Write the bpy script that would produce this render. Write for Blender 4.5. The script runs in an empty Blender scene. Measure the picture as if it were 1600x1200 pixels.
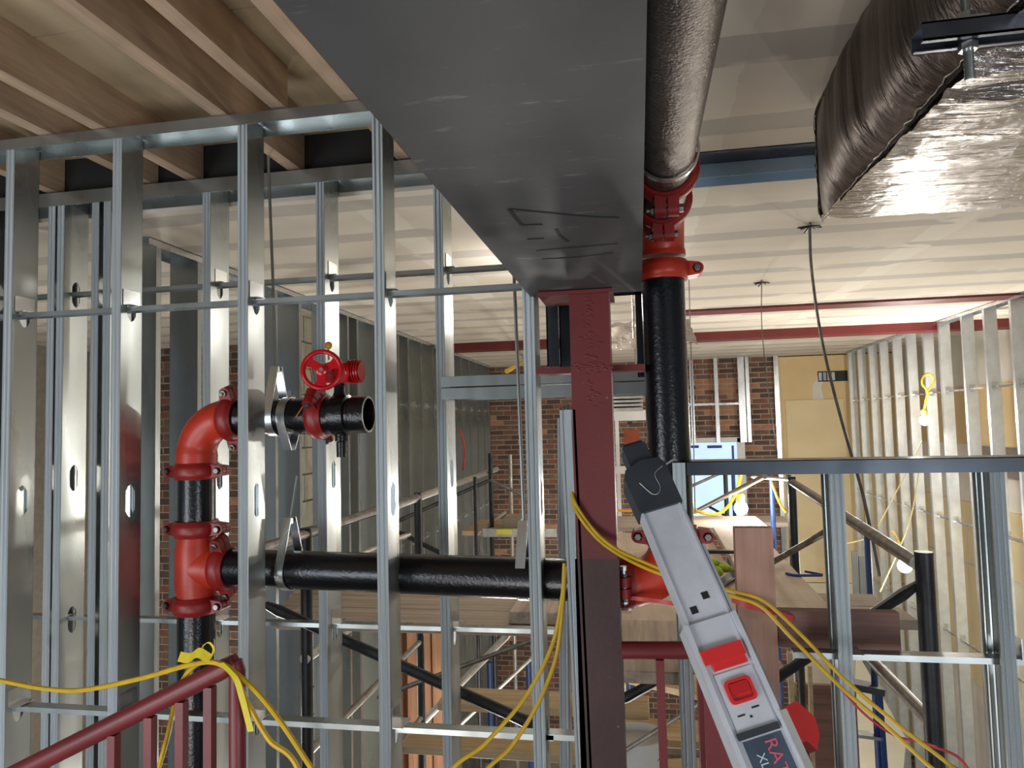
import bpy, bmesh, math, random
from mathutils import Vector, Matrix, noise
random.seed(7)
R = math.radians
SC = bpy.context.scene
COL = SC.collection
EYE = 4.5                      # eye height above the lower floor; geometry below is written relative to the eye level

# ------------------------------------------------------------------ camera, world, lights, exposure
f_px = 1100.0
dY = Vector((199, -60, f_px)).normalized()
hx = Vector((math.cos(.024), math.sin(.024), 0)); Xc = (hx - dY*hx.dot(dY)).normalized()
Zc = dY.cross(Xc)
if Zc.y < 0: Zc = -Zc
# rows: world X, Y, Z expressed in camera axes (right, up, forward)
cam = bpy.data.objects.new('camera', bpy.data.cameras.new('camera')); COL.objects.link(cam)
right = Vector((Xc.x, dY.x, Zc.x)); up = Vector((Xc.y, dY.y, Zc.y)); fwd = Vector((Xc.z, dY.z, Zc.z))
m3 = Matrix((right, up, -fwd)).transposed()
cam.matrix_world = Matrix.Translation((0, 0, EYE)) @ m3.to_4x4()
cam.data.sensor_width = 36; cam.data.lens = 36*f_px/1600; cam.data.clip_start = .05
SC.camera = cam
w = bpy.data.worlds.new('world'); SC.world = w; w.use_nodes = True
w.node_tree.nodes['Background'].inputs[0].default_value = (.82, .91, 1.0, 1)
w.node_tree.nodes['Background'].inputs[1].default_value = .20
SC.view_settings.view_transform = 'Standard'; SC.view_settings.look = 'None'
SC.view_settings.exposure = 0.12; SC.view_settings.gamma = 1; SC.view_settings.use_curve_mapping = False

def light(name, kind, loc, energy, color, size=.1, aim=None, sy=None):
    l = bpy.data.lights.new(name, kind); l.energy = energy; l.color = color
    if kind == 'AREA':
        l.size = size
        if sy: l.shape = 'RECTANGLE'; l.size_y = sy
    else: l.shadow_soft_size = size
    o = bpy.data.objects.new(name, l); COL.objects.link(o); o.location = (loc[0], loc[1], loc[2]+EYE)
    if aim:
        d = Vector(aim)-Vector(loc); o.rotation_euler = d.to_track_quat('-Z', 'Y').to_euler()
    return o
WARM = (1, .95, .87); COOL = (.86, .93, 1)
light('work_light_glow', 'POINT', (.83, 6.02, -.66), 60, (1, .96, .88), .05)
light('string_light_glow', 'POINT', (2.42, 6.85, -.03), 55, WARM, .05)
light('string_light_glow_low', 'POINT', (2.30, 5.6, -1.18), 45, WARM, .05)
light('lower_bay_light', 'POINT', (-1.1, 4.4, -2.6), 70, WARM, .12)
light('left_bay_light', 'POINT', (-3.2, 4.4, -2.2), 75, WARM, .12)
light('lower_right_light', 'POINT', (.5, 4.7, -3.2), 55, WARM, .12)
light('far_light', 'POINT', (-.6, 8.4, -2.2), 60, WARM, .15)
light('stair_window', 'AREA', (-2.9, -1.2, -.8), 46, COOL, 1.3, (-.2, 2, .0), 1.5)
light('front_fill_right', 'AREA', (1.6, -1.1, -.9), 24, (.9, .95, 1), .8, (.3, 2, 0))  # unseen fill added behind the eye to brighten ladder and front steel
light('deck_fill', 'POINT', (-.42, 3.6, .60), 14, WARM, .06)  # added lamp, hidden behind the beam, to brighten the plank deck
light('front_fill_left', 'AREA', (-1.3, -.9, -1.6), 24, (1, .97, .93), 1.0, (-.7, 2, .3))  # unseen fill added low behind the eye for the front studs

# ------------------------------------------------------------------ materials
def col(c):
    def s(v): v /= 255; return v/12.92 if v <= .04045 else ((v+.055)/1.055)**2.4
    return (s(c[0]), s(c[1]), s(c[2]), 1)
class NT:
    def __init__(s, name):
        s.m = bpy.data.materials.new(name); s.m.use_nodes = True; s.t = s.m.node_tree
        s.b = s.t.nodes['Principled BSDF']
    def n(s, typ, **k):
        o = s.t.nodes.new(typ)
        for a, v in k.items():
            if a in o.inputs: o.inputs[a].default_value = v
            else: setattr(o, a, v)
        return o
    def l(s, a, b): s.t.links.new(a, b)
    def coord(s, scale=(1, 1, 1), which='Object'):
        tc = s.n('ShaderNodeTexCoord'); mp = s.n('ShaderNodeMapping'); mp.inputs['Scale'].default_value = scale
        s.l(tc.outputs[which], mp.inputs[0]); return mp.outputs[0]
    def noise(s, vec, scale, detail=4, rough=.55):
        o = s.n('ShaderNodeTexNoise'); o.inputs['Scale'].default_value = scale; o.inputs['Detail'].default_value = detail
        o.inputs['Roughness'].default_value = rough; s.l(vec, o.inputs['Vector']); return o.outputs['Fac']
    def ramp(s, fac, stops):
        o = s.n('ShaderNodeValToRGB'); e = o.color_ramp.elements
        while len(e) < len(stops): e.new(.5)
        for i, (p, c) in enumerate(stops): e[i].position = p; e[i].color = c
        s.l(fac, o.inputs[0]); return o.outputs[0]
    def mix(s, fac, a, b):
        o = s.n('ShaderNodeMix', data_type='RGBA')
        if isinstance(fac, float): o.inputs[0].default_value = fac
        else: s.l(fac, o.inputs[0])
        for i, v in ((6, a), (7, b)):
            if isinstance(v, tuple): o.inputs[i].default_value = v
            else: s.l(v, o.inputs[i])
        return o.outputs[2]
    def bump(s, h, strength=.3, dist=.002):
        o = s.n('ShaderNodeBump'); o.inputs['Strength'].default_value = strength; o.inputs['Distance'].default_value = dist
        s.l(h, o.inputs['Height']); s.l(o.outputs[0], s.b.inputs['Normal']); return o
    def set(s, **k):
        for a, v in k.items(): s.b.inputs[a.replace('_', ' ')].default_value = v
g = lambda v: (v, v, v, 1)
def metal(name, c, rough=.35, met=.85, spangle=.15, bump=.15, scale=14, fine=False):
    t = NT(name); v = t.coord(); n = t.noise(v, scale, 3); n2 = t.noise(t.coord((3, 3, .5)), 3, 2)
    lo = tuple(x*(1-spangle) for x in col(c)[:3])+(1,); hi = tuple(min(1, x*(1+spangle)) for x in col(c)[:3])+(1,)
    t.l(t.ramp(n, [(.3, lo), (.7, hi)]), t.b.inputs['Base Color'])
    t.l(t.ramp(n2, [(.3, g(rough*.75)), (.7, g(min(1, rough*1.35)))]), t.b.inputs['Roughness'])
    t.set(Metallic=met); t.bump(t.noise(v, scale*4, 4) if fine else n2, bump, .003); return t.m
def paint(name, c, rough=.5, var=.12, scale=8, bump=.1, met=0., spots=None):
    t = NT(name); v = t.coord(); n = t.noise(v, scale, 6)
    lo = tuple(x*(1-var) for x in col(c)[:3])+(1,); hi = tuple(min(1, x*(1+var)) for x in col(c)[:3])+(1,)
    base = t.ramp(n, [(.3, lo), (.7, hi)])
    if spots:
        n3 = t.noise(v, 35, 3); base = t.mix(t.ramp(n3, [(.70, g(0)), (.76, g(1))]), base, col(spots))
    t.l(base, t.b.inputs['Base Color']); t.set(Roughness=rough, Metallic=met)
    t.bump(t.noise(v, scale*12, 3), bump, .002); return t.m
def wood(name, c, dark, axis=0, rough=.7, grain=26, knots=False):
    t = NT(name); sc = [grain]*3; sc[axis] = 1.3
    v = t.coord(tuple(sc)); n = t.noise(v, 1.0, 6, .65); n2 = t.noise(t.coord((2, 2, 2)), 2, 2)
    base = t.ramp(n, [(.32, col(dark)), (.62, col(c))])
    base = t.mix(t.ramp(n2, [(.35, g(0)), (.7, g(.45))]), base, tuple(x*.6 for x in col(c)[:3])+(1,))
    if knots:
        vo = t.n('ShaderNodeTexVoronoi'); vo.inputs['Scale'].default_value = 1; ks = [3.6]*3; ks[axis] = 1.9
        t.l(t.coord(tuple(ks)), vo.inputs['Vector'])
        base = t.mix(t.ramp(vo.outputs['Distance'], [(.07, g(.75)), (.13, g(0))]), base, col((70, 45, 25)))
    t.l(base, t.b.inputs['Base Color']); t.set(Roughness=rough); t.bump(n, .25, .002); return t.m

GALV = metal('galvanised_steel', (166, 171, 170), .30, .86, .07, .14, 5)
def flange_mat():
    t = NT('knurled_flange'); c = t.coord(); sp = t.n('ShaderNodeSeparateXYZ'); t.l(c, sp.inputs[0])
    def wv(o):
        a = t.n('ShaderNodeMath', operation='MULTIPLY'); a.inputs[1].default_value = 2*math.pi/.0042; t.l(o, a.inputs[0])
        b = t.n('ShaderNodeMath', operation='SINE'); t.l(a.outputs[0], b.inputs[0]); return b.outputs[0]
    mu = t.n('ShaderNodeMath', operation='MULTIPLY'); t.l(wv(sp.outputs[0]), mu.inputs[0]); t.l(wv(sp.outputs[2]), mu.inputs[1])
    t.b.inputs['Base Color'].default_value = col((178, 186, 190)); t.set(Metallic=.85, Roughness=.34)
    t.bump(mu.outputs[0], .5, .0012); return t.m
KNURL = flange_mat()
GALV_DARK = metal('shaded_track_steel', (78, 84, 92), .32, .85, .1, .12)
BRIGHT = metal('bright_zinc', (205, 208, 210), .25, .95, .08, .1)
BOLT = metal('bolt_steel', (128, 126, 120), .38, .9, .2, .2, 60, True)
RAWSTEEL = metal('mill_scale_steel', (96, 96, 98), .5, .55, .22, .35, 9)
def soffit_mat():
    t = NT('mill_scale_beam'); v = t.coord(); n = t.noise(v, 3.2, 6); s = t.noise(t.coord((60, 9, 9)), 1, 5, .7)
    base = t.ramp(n, [(.3, col((62, 63, 65))), (.7, col((84, 86, 88)))])
    scr = t.noise(t.coord((8, 34, 9)), 1.0, 6, .7)
    base = t.mix(t.ramp(scr, [(.60, g(0)), (.74, g(.6))]), base, col((158, 158, 158)))
    t.l(base, t.b.inputs['Base Color']); t.set(Metallic=.25, Roughness=.5); t.bump(s, .12, .002); return t.m
BEAM = soffit_mat()
PIPEGREY = metal('bare_pipe_steel', (120, 112, 108), .30, .85, .3, .9, 45, True)
BLACKPIPE = paint('black_pipe_paint', (13, 14, 19), .24, .3, 9, .55, .0)
BLACK = paint('black_rubber', (50, 54, 60), .55, .25, 10, .2)
RED_FIT = paint('red_fitting_enamel', (186, 52, 32), .38, .14, 14, .2)
RED_DARK = paint('dark_red_coupling_enamel', (138, 26, 24), .42, .14, 14, .2)
RED_WHEEL = paint('gloss_red_enamel', (190, 14, 26), .22, .08, 14, .05)
PRIMER = paint('red_oxide_primer', (104, 34, 34), .5, .14, 7, .15, 0, (120, 90, 88))
PRIMER_RAIL = paint('maroon_rail_paint', (112, 38, 42), .42, .14, 9, .15)
SHADE_PR = paint('shaded_primer', (64, 36, 34), .5, .2, 6, .15, 0, (120, 100, 96))
YELLOW = paint('yellow_cord_jacket', (206, 168, 34), .45, .12, 30, .1)
PALECORD = paint('pale_cord_jacket', (190, 176, 128), .5, .1, 20, .1)
TAPE = paint('yellow_caution_film', (225, 205, 50), .35, .12, 25, .3)
REDTAPE = paint('red_caution_film', (190, 62, 58), .4, .12, 25, .3)
ORANGE = paint('orange_cord_jacket', (226, 150, 40), .45, .1, 20, .1)
BLUE = paint('blue_scaffold_paint', (20, 48, 98), .5, .25, 12, .2, 0, (90, 80, 70))
BLUETAPE = paint('blue_tape', (58, 66, 140), .6, .1, 12, .1)
SCAF = metal('worn_scaffold_steel', (120, 116, 112), .42, .7, .35, .3, 22)
SCAF_DARK = paint('dark_scaffold_paint', (42, 44, 48), .42, .35, 16, .3, .3, (120, 110, 100))
SCAF_LIGHT = metal('pale_scaffold_steel', (176, 172, 166), .4, .6, .2, .3, 22)
PLANK_X = wood('weathered_plank_x', (184, 168, 152), (140, 126, 114), 0, .8)
PLANK_Y = wood('weathered_plank_y', (190, 172, 154), (146, 130, 116), 1, .8)
DUSTY_Y = wood('dusty_plywood', (206, 186, 164), (172, 154, 136), 1, .85, 14)
LUM_Y = wood('joist_lumber', (204, 176, 148), (170, 142, 118), 1, .7)
LUM_Z = wood('stud_lumber', (176, 130, 98), (136, 94, 68), 2, .7)
PINE_Z = wood('pinkish_lumber', (190, 148, 128), (160, 120, 102), 2, .7, 24, False)
PINE_X = wood('dark_lumber', (134, 98, 88), (98, 70, 62), 0, .7)
LIGHTWOOD = wood('pale_lumber', (204, 182, 146), (168, 142, 108), 0, .75)
PLYW = wood('plywood_underside', (196, 176, 144), (170, 150, 120), 1, .75, 7, True)
BRICK = [paint('brick_dark', (90, 70, 62), .9, .2, 20, .6), paint('brick_brown', (116, 90, 78), .9, .2, 20, .6),
         paint('brick_red', (124, 86, 72), .9, .2, 20, .6), paint('brick_orange', (166, 122, 92), .9, .2, 20, .6)]
MORTAR = paint('old_mortar', (168, 154, 136), .95, .15, 14, .6)
CMU = paint('cmu_block', (186, 182, 168), .95, .1, 18, .6)
CMUJ = paint('cmu_mortar', (164, 158, 144), .95, .1, 18, .5)
BEIGE = paint('beige_drywall', (214, 188, 142), .8, .05, 3, .05)
BEIGE2 = paint('pale_beige_drywall', (220, 202, 162), .8, .05, 3, .05)
CREAM = paint('cream_board', (214, 206, 182), .8, .07, 3, .05)
WHITEMUD = paint('joint_compound', (214, 208, 198), .85, .06, 5, .3)
WHITEPAINT = paint('white_paint', (214, 214, 212), .55, .05, 6, .05)
CONC = paint('concrete_floor', (120, 112, 102), .9, .2, 4, .3)
RUST = paint('rusty_plate', (140, 64, 34), .7, .3, 6, .4)
DARKVOID = paint('unlit_void_black', (34, 32, 32), .9, .2, 6, .1)
ALU = metal('ladder_aluminium', (206, 208, 216), .42, .2, .08, .12, 20)
ALU_SIDE = metal('ladder_brown_side', (150, 140, 132), .5, .3, .2, .2, 20)  # browner and darker than the front of the rails
REDPLASTIC = paint('red_plastic', (214, 40, 42), .3, .06, 10, .05)
GREEN = paint('lime_fabric', (150, 170, 40), .7, .25, 40, .5)
STICKER = paint('yellow_sticker', (214, 206, 60), .6, .05, 10, .02)
INK_SLOT_BLACK = paint('ink_and_slot_black', (30, 30, 32), .6, .1, 10, .02)  # beam marker ink, also the painted darkness inside slots and vent
CHALK = paint('pink_lettering', (214, 92, 112), .6, .1, 10, .02)
CHALKW = paint('pale_blue_lettering', (190, 214, 226), .6, .1, 10, .02)
LABELDK = paint('dark_label_film', (66, 78, 96), .4, .3, 14, .05)
def foil_mat():
    t = NT('foil_insulation'); v = t.coord()
    n = t.noise(t.coord((3, 40, 26)), 1, 6, .6); n2 = t.noise(v, 22, 5)
    t.b.inputs['Base Color'].default_value = col((186, 180, 176)); t.set(Metallic=.95, Roughness=.24)
    br = t.n('ShaderNodeTexBrick'); br.inputs['Scale'].default_value = 1; br.offset = 0
    br.inputs['Brick Width'].default_value = .022; br.inputs['Row Height'].default_value = .022; br.inputs['Mortar Size'].default_value = .0012
    br.inputs['Color1'].default_value = g(0); br.inputs['Color2'].default_value = g(0); br.inputs['Mortar'].default_value = g(1)
    t.l(v, br.inputs['Vector'])
    ad = t.n('ShaderNodeMath', operation='MULTIPLY_ADD'); ad.inputs[1].default_value = .25
    t.l(br.outputs['Color'], ad.inputs[0]); t.l(n, ad.inputs[2])
    a2 = t.n('ShaderNodeMath', operation='MULTIPLY_ADD'); a2.inputs[1].default_value = .5
    t.l(n2, a2.inputs[0]); t.l(ad.outputs[0], a2.inputs[2])
    t.bump(a2.outputs[0], .9, .016); return t.m
FOIL = foil_mat()
def foil_end():
    t = NT('dimmed_foil_end'); n = t.noise(t.coord((30, 46, 3)), 1, 5, .6)
    t.l(t.ramp(n, [(.3, col((74, 60, 56))), (.7, col((122, 110, 104)))]), t.b.inputs['Base Color'])  # dark brown tones put the end face's dark reflection into the colour
    t.set(Metallic=.8, Roughness=.4); t.bump(n, .8, .01); return t.m
FOILEND = foil_end()
def ceiling_mat():
    # beige board with grey joint compound along the fasteners: a band every joist, warped edges
    t = NT('taped_ceiling_board'); tc = t.coord(); sp = t.n('ShaderNodeSeparateXYZ'); t.l(tc, sp.inputs[0])
    nz = t.noise(t.coord((.9, 5, 1)), 1.2, 4)
    def math(op, a, b=None):
        o = t.n('ShaderNodeMath', operation=op)
        for i, x in enumerate((a, b)):
            if x is None: continue
            if isinstance(x, (int, float)): o.inputs[i].default_value = x
            else: t.l(x, o.inputs[i])
        return o.outputs[0]
    yy = math('ADD', sp.outputs[1], math('MULTIPLY', math('SUBTRACT', nz, .5), .10))
    fr = math('FRACT', math('DIVIDE', yy, .432))
    band = math('LESS_THAN', math('ABSOLUTE', math('SUBTRACT', fr, .5)), .15)
    edge = t.noise(t.coord((1.1, 2.0, 1)), 1.7, 3)
    band = math('MULTIPLY', band, t.ramp(edge, [(.40, g(0)), (.44, g(.85))]))
    yb = math('ADD', sp.outputs[0], math('MULTIPLY', math('SUBTRACT', nz, .5), .06))
    frx = math('FRACT', math('DIVIDE', math('ADD', yb, .62), 1.22))
    seam = math('LESS_THAN', math('ABSOLUTE', math('SUBTRACT', frx, .5)), .06)
    n2 = t.noise(tc, 2.2, 6)
    base = t.ramp(n2, [(.3, col((212, 203, 188))), (.7, col((226, 218, 205)))])
    base = t.mix(seam, base, col((228, 222, 208)))
    base = t.mix(band, base, col((186, 180, 172)))
    t.l(base, t.b.inputs['Base Color']); t.set(Roughness=.8); t.bump(t.noise(tc, 30, 4), .15, .002); return t.m
CEIL = ceiling_mat()
def emit(name, c, s):
    t = NT(name); t.b.inputs['Base Color'].default_value = c
    t.b.inputs['Emission Color'].default_value = c; t.b.inputs['Emission Strength'].default_value = s; return t.m
BULB = emit('lit_lamp', (1, .95, .82, 1), 40)
PANE = emit('daylit_plastic_film', col((176, 204, 236)), .85)

# ------------------------------------------------------------------ mesh builder
def frame(d, ref=(0, 0, 1)):
    d = Vector(d).normalized(); r = Vector(ref)
    if abs(d.dot(r)) > .97: r = Vector((1, 0, 0)) if abs(d.x) < .9 else Vector((0, 1, 0))
    a = r.cross(d).normalized(); b = d.cross(a).normalized(); return a, b, d
class M:
    def __init__(s): s.v = []; s.f = []; s.mi = []; s.cur = 0
    def add(s, vs, fs):
        o = len(s.v); s.v += [Vector(v) for v in vs]; s.f += [tuple(i+o for i in q) for q in fs]; s.mi += [s.cur]*len(fs); return s
    def box(s, a, b):
        x0, y0, z0 = a; x1, y1, z1 = b
        vs = [(x, y, z) for x in (x0, x1) for y in (y0, y1) for z in (z0, z1)]
        return s.add(vs, [(0, 1, 3, 2), (4, 6, 7, 5), (0, 4, 5, 1), (2, 3, 7, 6), (0, 2, 6, 4), (1, 5, 7, 3)])
    def obox(s, o, ax, ay, az, rx, ry, rz):
        o, ax, ay, az = Vector(o), Vector(ax), Vector(ay), Vector(az)
        vs = [o+ax*x+ay*y+az*z for x in rx for y in ry for z in rz]
        return s.add(vs, [(0, 1, 3, 2), (4, 6, 7, 5), (0, 4, 5, 1), (2, 3, 7, 6), (0, 2, 6, 4), (1, 5, 7, 3)])
    def bar(s, p, q, w, h, ref=(0, 0, 1)):
        p, q = Vector(p), Vector(q); a, b, d = frame(q-p, ref)
        return s.obox(p, a, b, d, (-w/2, w/2), (-h/2, h/2), (0, (q-p).length))
    def prism(s, poly, o, ax, ay, az, z0, z1):
        o, ax, ay, az = Vector(o), Vector(ax), Vector(ay), Vector(az); n = len(poly)
        vs = [o+ax*x+ay*y+az*z0 for x, y in poly]+[o+ax*x+ay*y+az*z1 for x, y in poly]
        return s.add(vs, [tuple(range(n))[::-1], tuple(range(n, 2*n))]+[(i, (i+1) % n, (i+1) % n+n, i+n) for i in range(n)])
    def tube(s, pts, r, n=12, cap=True, ref=(0, 0, 1)):
        pts = [Vector(p) for p in pts]; rs = r if isinstance(r, (list, tuple)) else [r]*len(pts)
        vs = []; a = None
        for i, p in enumerate(pts):
            d = (pts[min(i+1, len(pts)-1)]-pts[max(i-1, 0)]).normalized()
            if a is None: a, b, _ = frame(d, ref)
            else:
                a = (a-d*a.dot(d)).normalized(); b = d.cross(a)
            vs += [p+(a*math.cos(2*math.pi*k/n)+b*math.sin(2*math.pi*k/n))*rs[i] for k in range(n)]
        fs = [(i*n+k, i*n+(k+1) % n, (i+1)*n+(k+1) % n, (i+1)*n+k) for i in range(len(pts)-1) for k in range(n)]
        if cap: fs += [tuple(range(n))[::-1], tuple(range((len(pts)-1)*n, len(pts)*n))]
        return s.add(vs, fs)
    def lathe(s, prof, o, axis, n=28, cap=False):        # prof: (radius, distance along axis)
        o = Vector(o); a, b, d = frame(axis); vs = []
        for r, h in prof: vs += [o+d*h+(a*math.cos(2*math.pi*k/n)+b*math.sin(2*math.pi*k/n))*r for k in range(n)]
        m = len(prof)
        fs = [(i*n+k, i*n+(k+1) % n, (i+1)*n+(k+1) % n, (i+1)*n+k) for i in range(m-1) for k in range(n)]
        if cap: fs += [tuple(range(n))[::-1], tuple(range((m-1)*n, m*n))]
        return s.add(vs, fs)
    def torus(s, o, axis, R0, r, n=32, k=12):
        o = Vector(o); a, b, d = frame(axis); vs = []
        for i in range(n):
            t = 2*math.pi*i/n; u = a*math.cos(t)+b*math.sin(t)
            vs += [o+u*(R0+r*math.cos(2*math.pi*j/k))+d*r*math.sin(2*math.pi*j/k) for j in range(k)]
        return s.add(vs, [(i*k+j, ((i+1) % n)*k+j, ((i+1) % n)*k+(j+1) % k, i*k+(j+1) % k) for i in range(n) for j in range(k)])
    def sphere(s, o, r, n=12, m=8, sc=(1, 1, 1)):
        o = Vector(o); prof = [(max(1e-4, r*math.sin(math.pi*i/m)), -r*math.cos(math.pi*i/m)) for i in range(m+1)]
        k = len(s.v); s.lathe(prof, o, (0, 0, 1), n)
        for i in range(k, len(s.v)):
            q = s.v[i]-o; s.v[i] = o+Vector((q.x*sc[0], q.y*sc[1], q.z*sc[2]))
        return s
    def ribbon(s, pts, w, side, th=.0012):
        pts = [Vector(p) for p in pts]; side = Vector(side).normalized(); vs = []
        for i, p in enumerate(pts):
            d = (pts[min(i+1, len(pts)-1)]-pts[max(i-1, 0)]).normalized(); nn = d.cross(side).normalized()
            for a, b in ((-1, -1), (1, -1), (1, 1), (-1, 1)): vs.append(p+side*a*w/2+nn*b*th/2)
        n = len(pts); fs = [(i*4+k, i*4+(k+1) % 4, (i+1)*4+(k+1) % 4, (i+1)*4+k) for i in range(n-1) for k in range(4)]
        fs += [(3, 2, 1, 0), tuple((n-1)*4+k for k in range(4))]
        return s.add(vs, fs)
    def data(s, name, mats, off=Vector((0, 0, 0)), sharp=35):
        me = bpy.data.meshes.new(name); me.from_pydata([v-off for v in s.v], [], s.f)
        for m in (mats if isinstance(mats, (list, tuple)) else [mats]): me.materials.append(m)
        me.polygons.foreach_set('material_index', s.mi)
        bm = bmesh.new(); bm.from_mesh(me); bmesh.ops.recalc_face_normals(bm, faces=bm.faces); bm.to_mesh(me); bm.free()
        me.polygons.foreach_set('use_smooth', [True]*len(me.polygons)); me.set_sharp_from_angle(angle=R(sharp)); me.update()
        return me
def spline(pts, n=10):
    P = [Vector(p) for p in pts]; P = [P[0]*2-P[1]]+P+[P[-1]*2-P[-2]]; out = []
    for i in range(1, len(P)-2):
        for k in range(n):
            t = k/n; a, b, c, d = P[i-1:i+3]
            out.append(.5*((2*b)+(c-a)*t+(2*a-5*b+4*c-d)*t*t+(3*b-a-3*c+d)*t**3))
    out.append(P[-2]); return out

class Part:
    def __init__(s, obj, loc): s.o = obj; s.loc = loc
class Thing:
    """an Empty at the thing's base; parts are children; coordinates relative to eye level"""
    def __init__(s, name, label, cat, base, group=None, kind=None):
        s.o = bpy.data.objects.new(name, None); COL.objects.link(s.o); s.b = Vector(base)
        s.o.location = s.b+Vector((0, 0, EYE)); s.o.empty_display_size = .05
        s.o['label'] = label
        if cat: s.o['category'] = cat
        if group: s.o['group'] = group
        if kind: s.o['kind'] = kind
        s.loc = s.b
    def part(s, name, m, mat, label=None, kind=None, parent=None, sharp=35):
        p = parent if parent else s
        o = bpy.data.objects.new(name, m.data(name, mat, p.loc, sharp)); COL.objects.link(o); o.parent = p.o
        if label: o['label'] = label
        if kind: o['kind'] = kind
        return Part(o, p.loc)
    def inst(s, name, me, loc, rot=(0, 0, 0), label=None, parent=None):
        p = parent if parent else s
        o = bpy.data.objects.new(name, me); COL.objects.link(o); o.parent = p.o
        o.location = Vector(loc)-p.loc; o.rotation_euler = rot
        if label: o['label'] = label
        return Part(o, Vector(loc))
def solo(name, label, cat, m, mat, group=None, kind=None, sharp=35):
    xs = [v.x for v in m.v]; ys = [v.y for v in m.v]; zs = [v.z for v in m.v]
    b = Vector(((min(xs)+max(xs))/2, (min(ys)+max(ys))/2, min(zs)))
    o = bpy.data.objects.new(name, m.data(name, mat, b, sharp)); COL.objects.link(o); o.location = b+Vector((0, 0, EYE))
    o['label'] = label
    if cat: o['category'] = cat
    if group: o['group'] = group
    if kind: o['kind'] = kind
    p = Part(o, b); return p
def child(p, name, m, mat, label=None, kind=None, sharp=35):
    o = bpy.data.objects.new(name, m.data(name, mat, p.loc, sharp)); COL.objects.link(o); o.parent = p.o
    if label: o['label'] = label
    if kind: o['kind'] = kind
    return Part(o, p.loc)
def struct(name, label, m, mat): return solo(name, label, None, m, mat, kind='structure')

# pixel -> world point on a plane of known depth (Y), side (X) or height (Z)
def ray(px, py):
    d = Vector((px-800, 600-py, f_px)); return Vector((d.dot(Xc), d.dot(dY), d.dot(Zc)))
def aY(px, py, y): r = ray(px, py); return r*(y/r.y)
def aX(px, py, x): r = ray(px, py); return r*(x/r.x)
def aZ(px, py, z): r = ray(px, py); return r*(z/r.z)

FLOOR = -EYE; CZ = .87; YB = 10.2
# ------------------------------------------------------------------ the setting
struct('floor', 'dusty grey concrete floor far below', M().box((-6, -1.5, FLOOR-.1), (4.2, YB+.3, FLOOR)), CONC)
c1 = struct('ceiling_1', 'beige taped drywall ceiling with grey compound bands', M().box((.12, -1.2, CZ), (3.6, 2.31, CZ+.02)).box((-5.6, 2.44, CZ), (3.6, YB, CZ+.02)), CEIL)
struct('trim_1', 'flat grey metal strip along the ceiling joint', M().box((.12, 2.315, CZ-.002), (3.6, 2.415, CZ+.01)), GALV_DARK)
# plywood and joists over the stair
c2 = struct('ceiling_2', 'open joist ceiling with plywood deck and added light-blocking slab above', M().box((-5.6, -1.2, 1.235), (3.6, YB, 1.30)), DARKVOID)  # unseen dark slab on top, added to block the world light
for i, (x0, x1) in enumerate([(-3.6, -2.42), (-2.415, -1.205), (-1.2, .11)]):
    for (y0, y1) in ((-1.2, .345), (.35, 1.6), (1.605, 2.42)):
        child(c2, 'plywood_panel', M().box((x0, y0, 1.086), (x1, y1, 1.105)), PLYW)
for x in (-3.0, -2.6, -2.21, -1.80, -1.61, -1.20, -.785, -.36):
    child(c2, 'joist', M().box((x-.024, -1.2, .945), (x+.024, 2.36, 1.085)), LUM_Y)
child(c2, 'joist', M().box((-1.045, -1.2, .958), (-1.0, 1.90, 1.085)), LUM_Y, 'short doubled joist stub')
child(c2, 'gap_shade_board', M().box((-3.6, 2.365, .945), (.10, 2.41, 1.085)), DARKVOID)  # near-black board stands in for the unlit gap behind the joists

def brick_wall(name, label, x0, x1, y, z0, z1, zone, seed, mats, L=.213, H=.0722, cap=290):
    """real bricks standing 12 mm proud of a mortar bed; those shown largest are single parts, the rest one stuff part"""
    w_ = struct(name, label, M().box((x0, y+.006, z0), (x1, y+.14, z1)), MORTAR)
    rnd = random.Random(seed); meshes = []
    for mt in mats:
        for v in range(2):
            j = lambda: rnd.uniform(-.003, .003)
            b = M().box((-L/2+.006, 0, -H/2+.007), (L/2-.007, .05, H/2-.007)); b.v = [Vector((q.x+j(), q.y+(j() if q.y < .01 else 0), q.z+j())) for q in b.v]
            meshes.append(b.data('brick', mt))
    rest = [M() for _ in mats]; n = 0; row = 0; z = z1-H/2
    while z > z0+H/2:
        x = x0+L/2+(L/2 if row % 2 else 0)
        while x < x1-L/2+.001:
            near = any(a <= x <= b and c <= z <= d for a, b, c, d in zone)
            k = rnd.choices(range(len(mats)), weights=weights(name, x, z, len(mats)))[0]
            yy = y+rnd.uniform(-.004, .004)
            if near and n < cap:
                o = bpy.data.objects.new('brick', meshes[k*2+rnd.randint(0, 1)]); COL.objects.link(o); o.parent = w_.o
                o.location = Vector((x, yy, z))-w_.loc; n += 1
            else: rest[k].box((x-L/2+.006, yy, z-H/2+.006), (x+L/2-.006, yy+.05, z+H/2-.006))
            x += L
        z -= H; row += 1
    for k, r in enumerate(rest):
        if r.v: child(w_, 'brickwork', r, mats[k], kind='stuff')
    return w_
def weights(name, x, z, n):
    if name == 'wall_back' and .75 < x < 1.6 and .1 < z < .55: return [.1, .25, .3, .8][:n]
    return [.45, .4, .25, .04][:n]
brick_wall('wall_back', 'old brown brick wall at the far end', -2.5, 3.6, YB, FLOOR, CZ, [(.65, 2.0, -.75, .87), (-2.1, -1.35, -1.1, .87)], 3, BRICK)
brick_wall('wall_left_back', 'dark brick wall behind the left studs', -5.6, -2.55, 6.4, FLOOR, CZ, [(-4.9, -3.5, -.3, .87)], 5, BRICK, cap=280)
struct('wall_left_far', 'grey wall closing the left room', M().box((-5.75, 1.0, FLOOR), (-5.6, 6.4, 1.2)), CMUJ)
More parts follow.
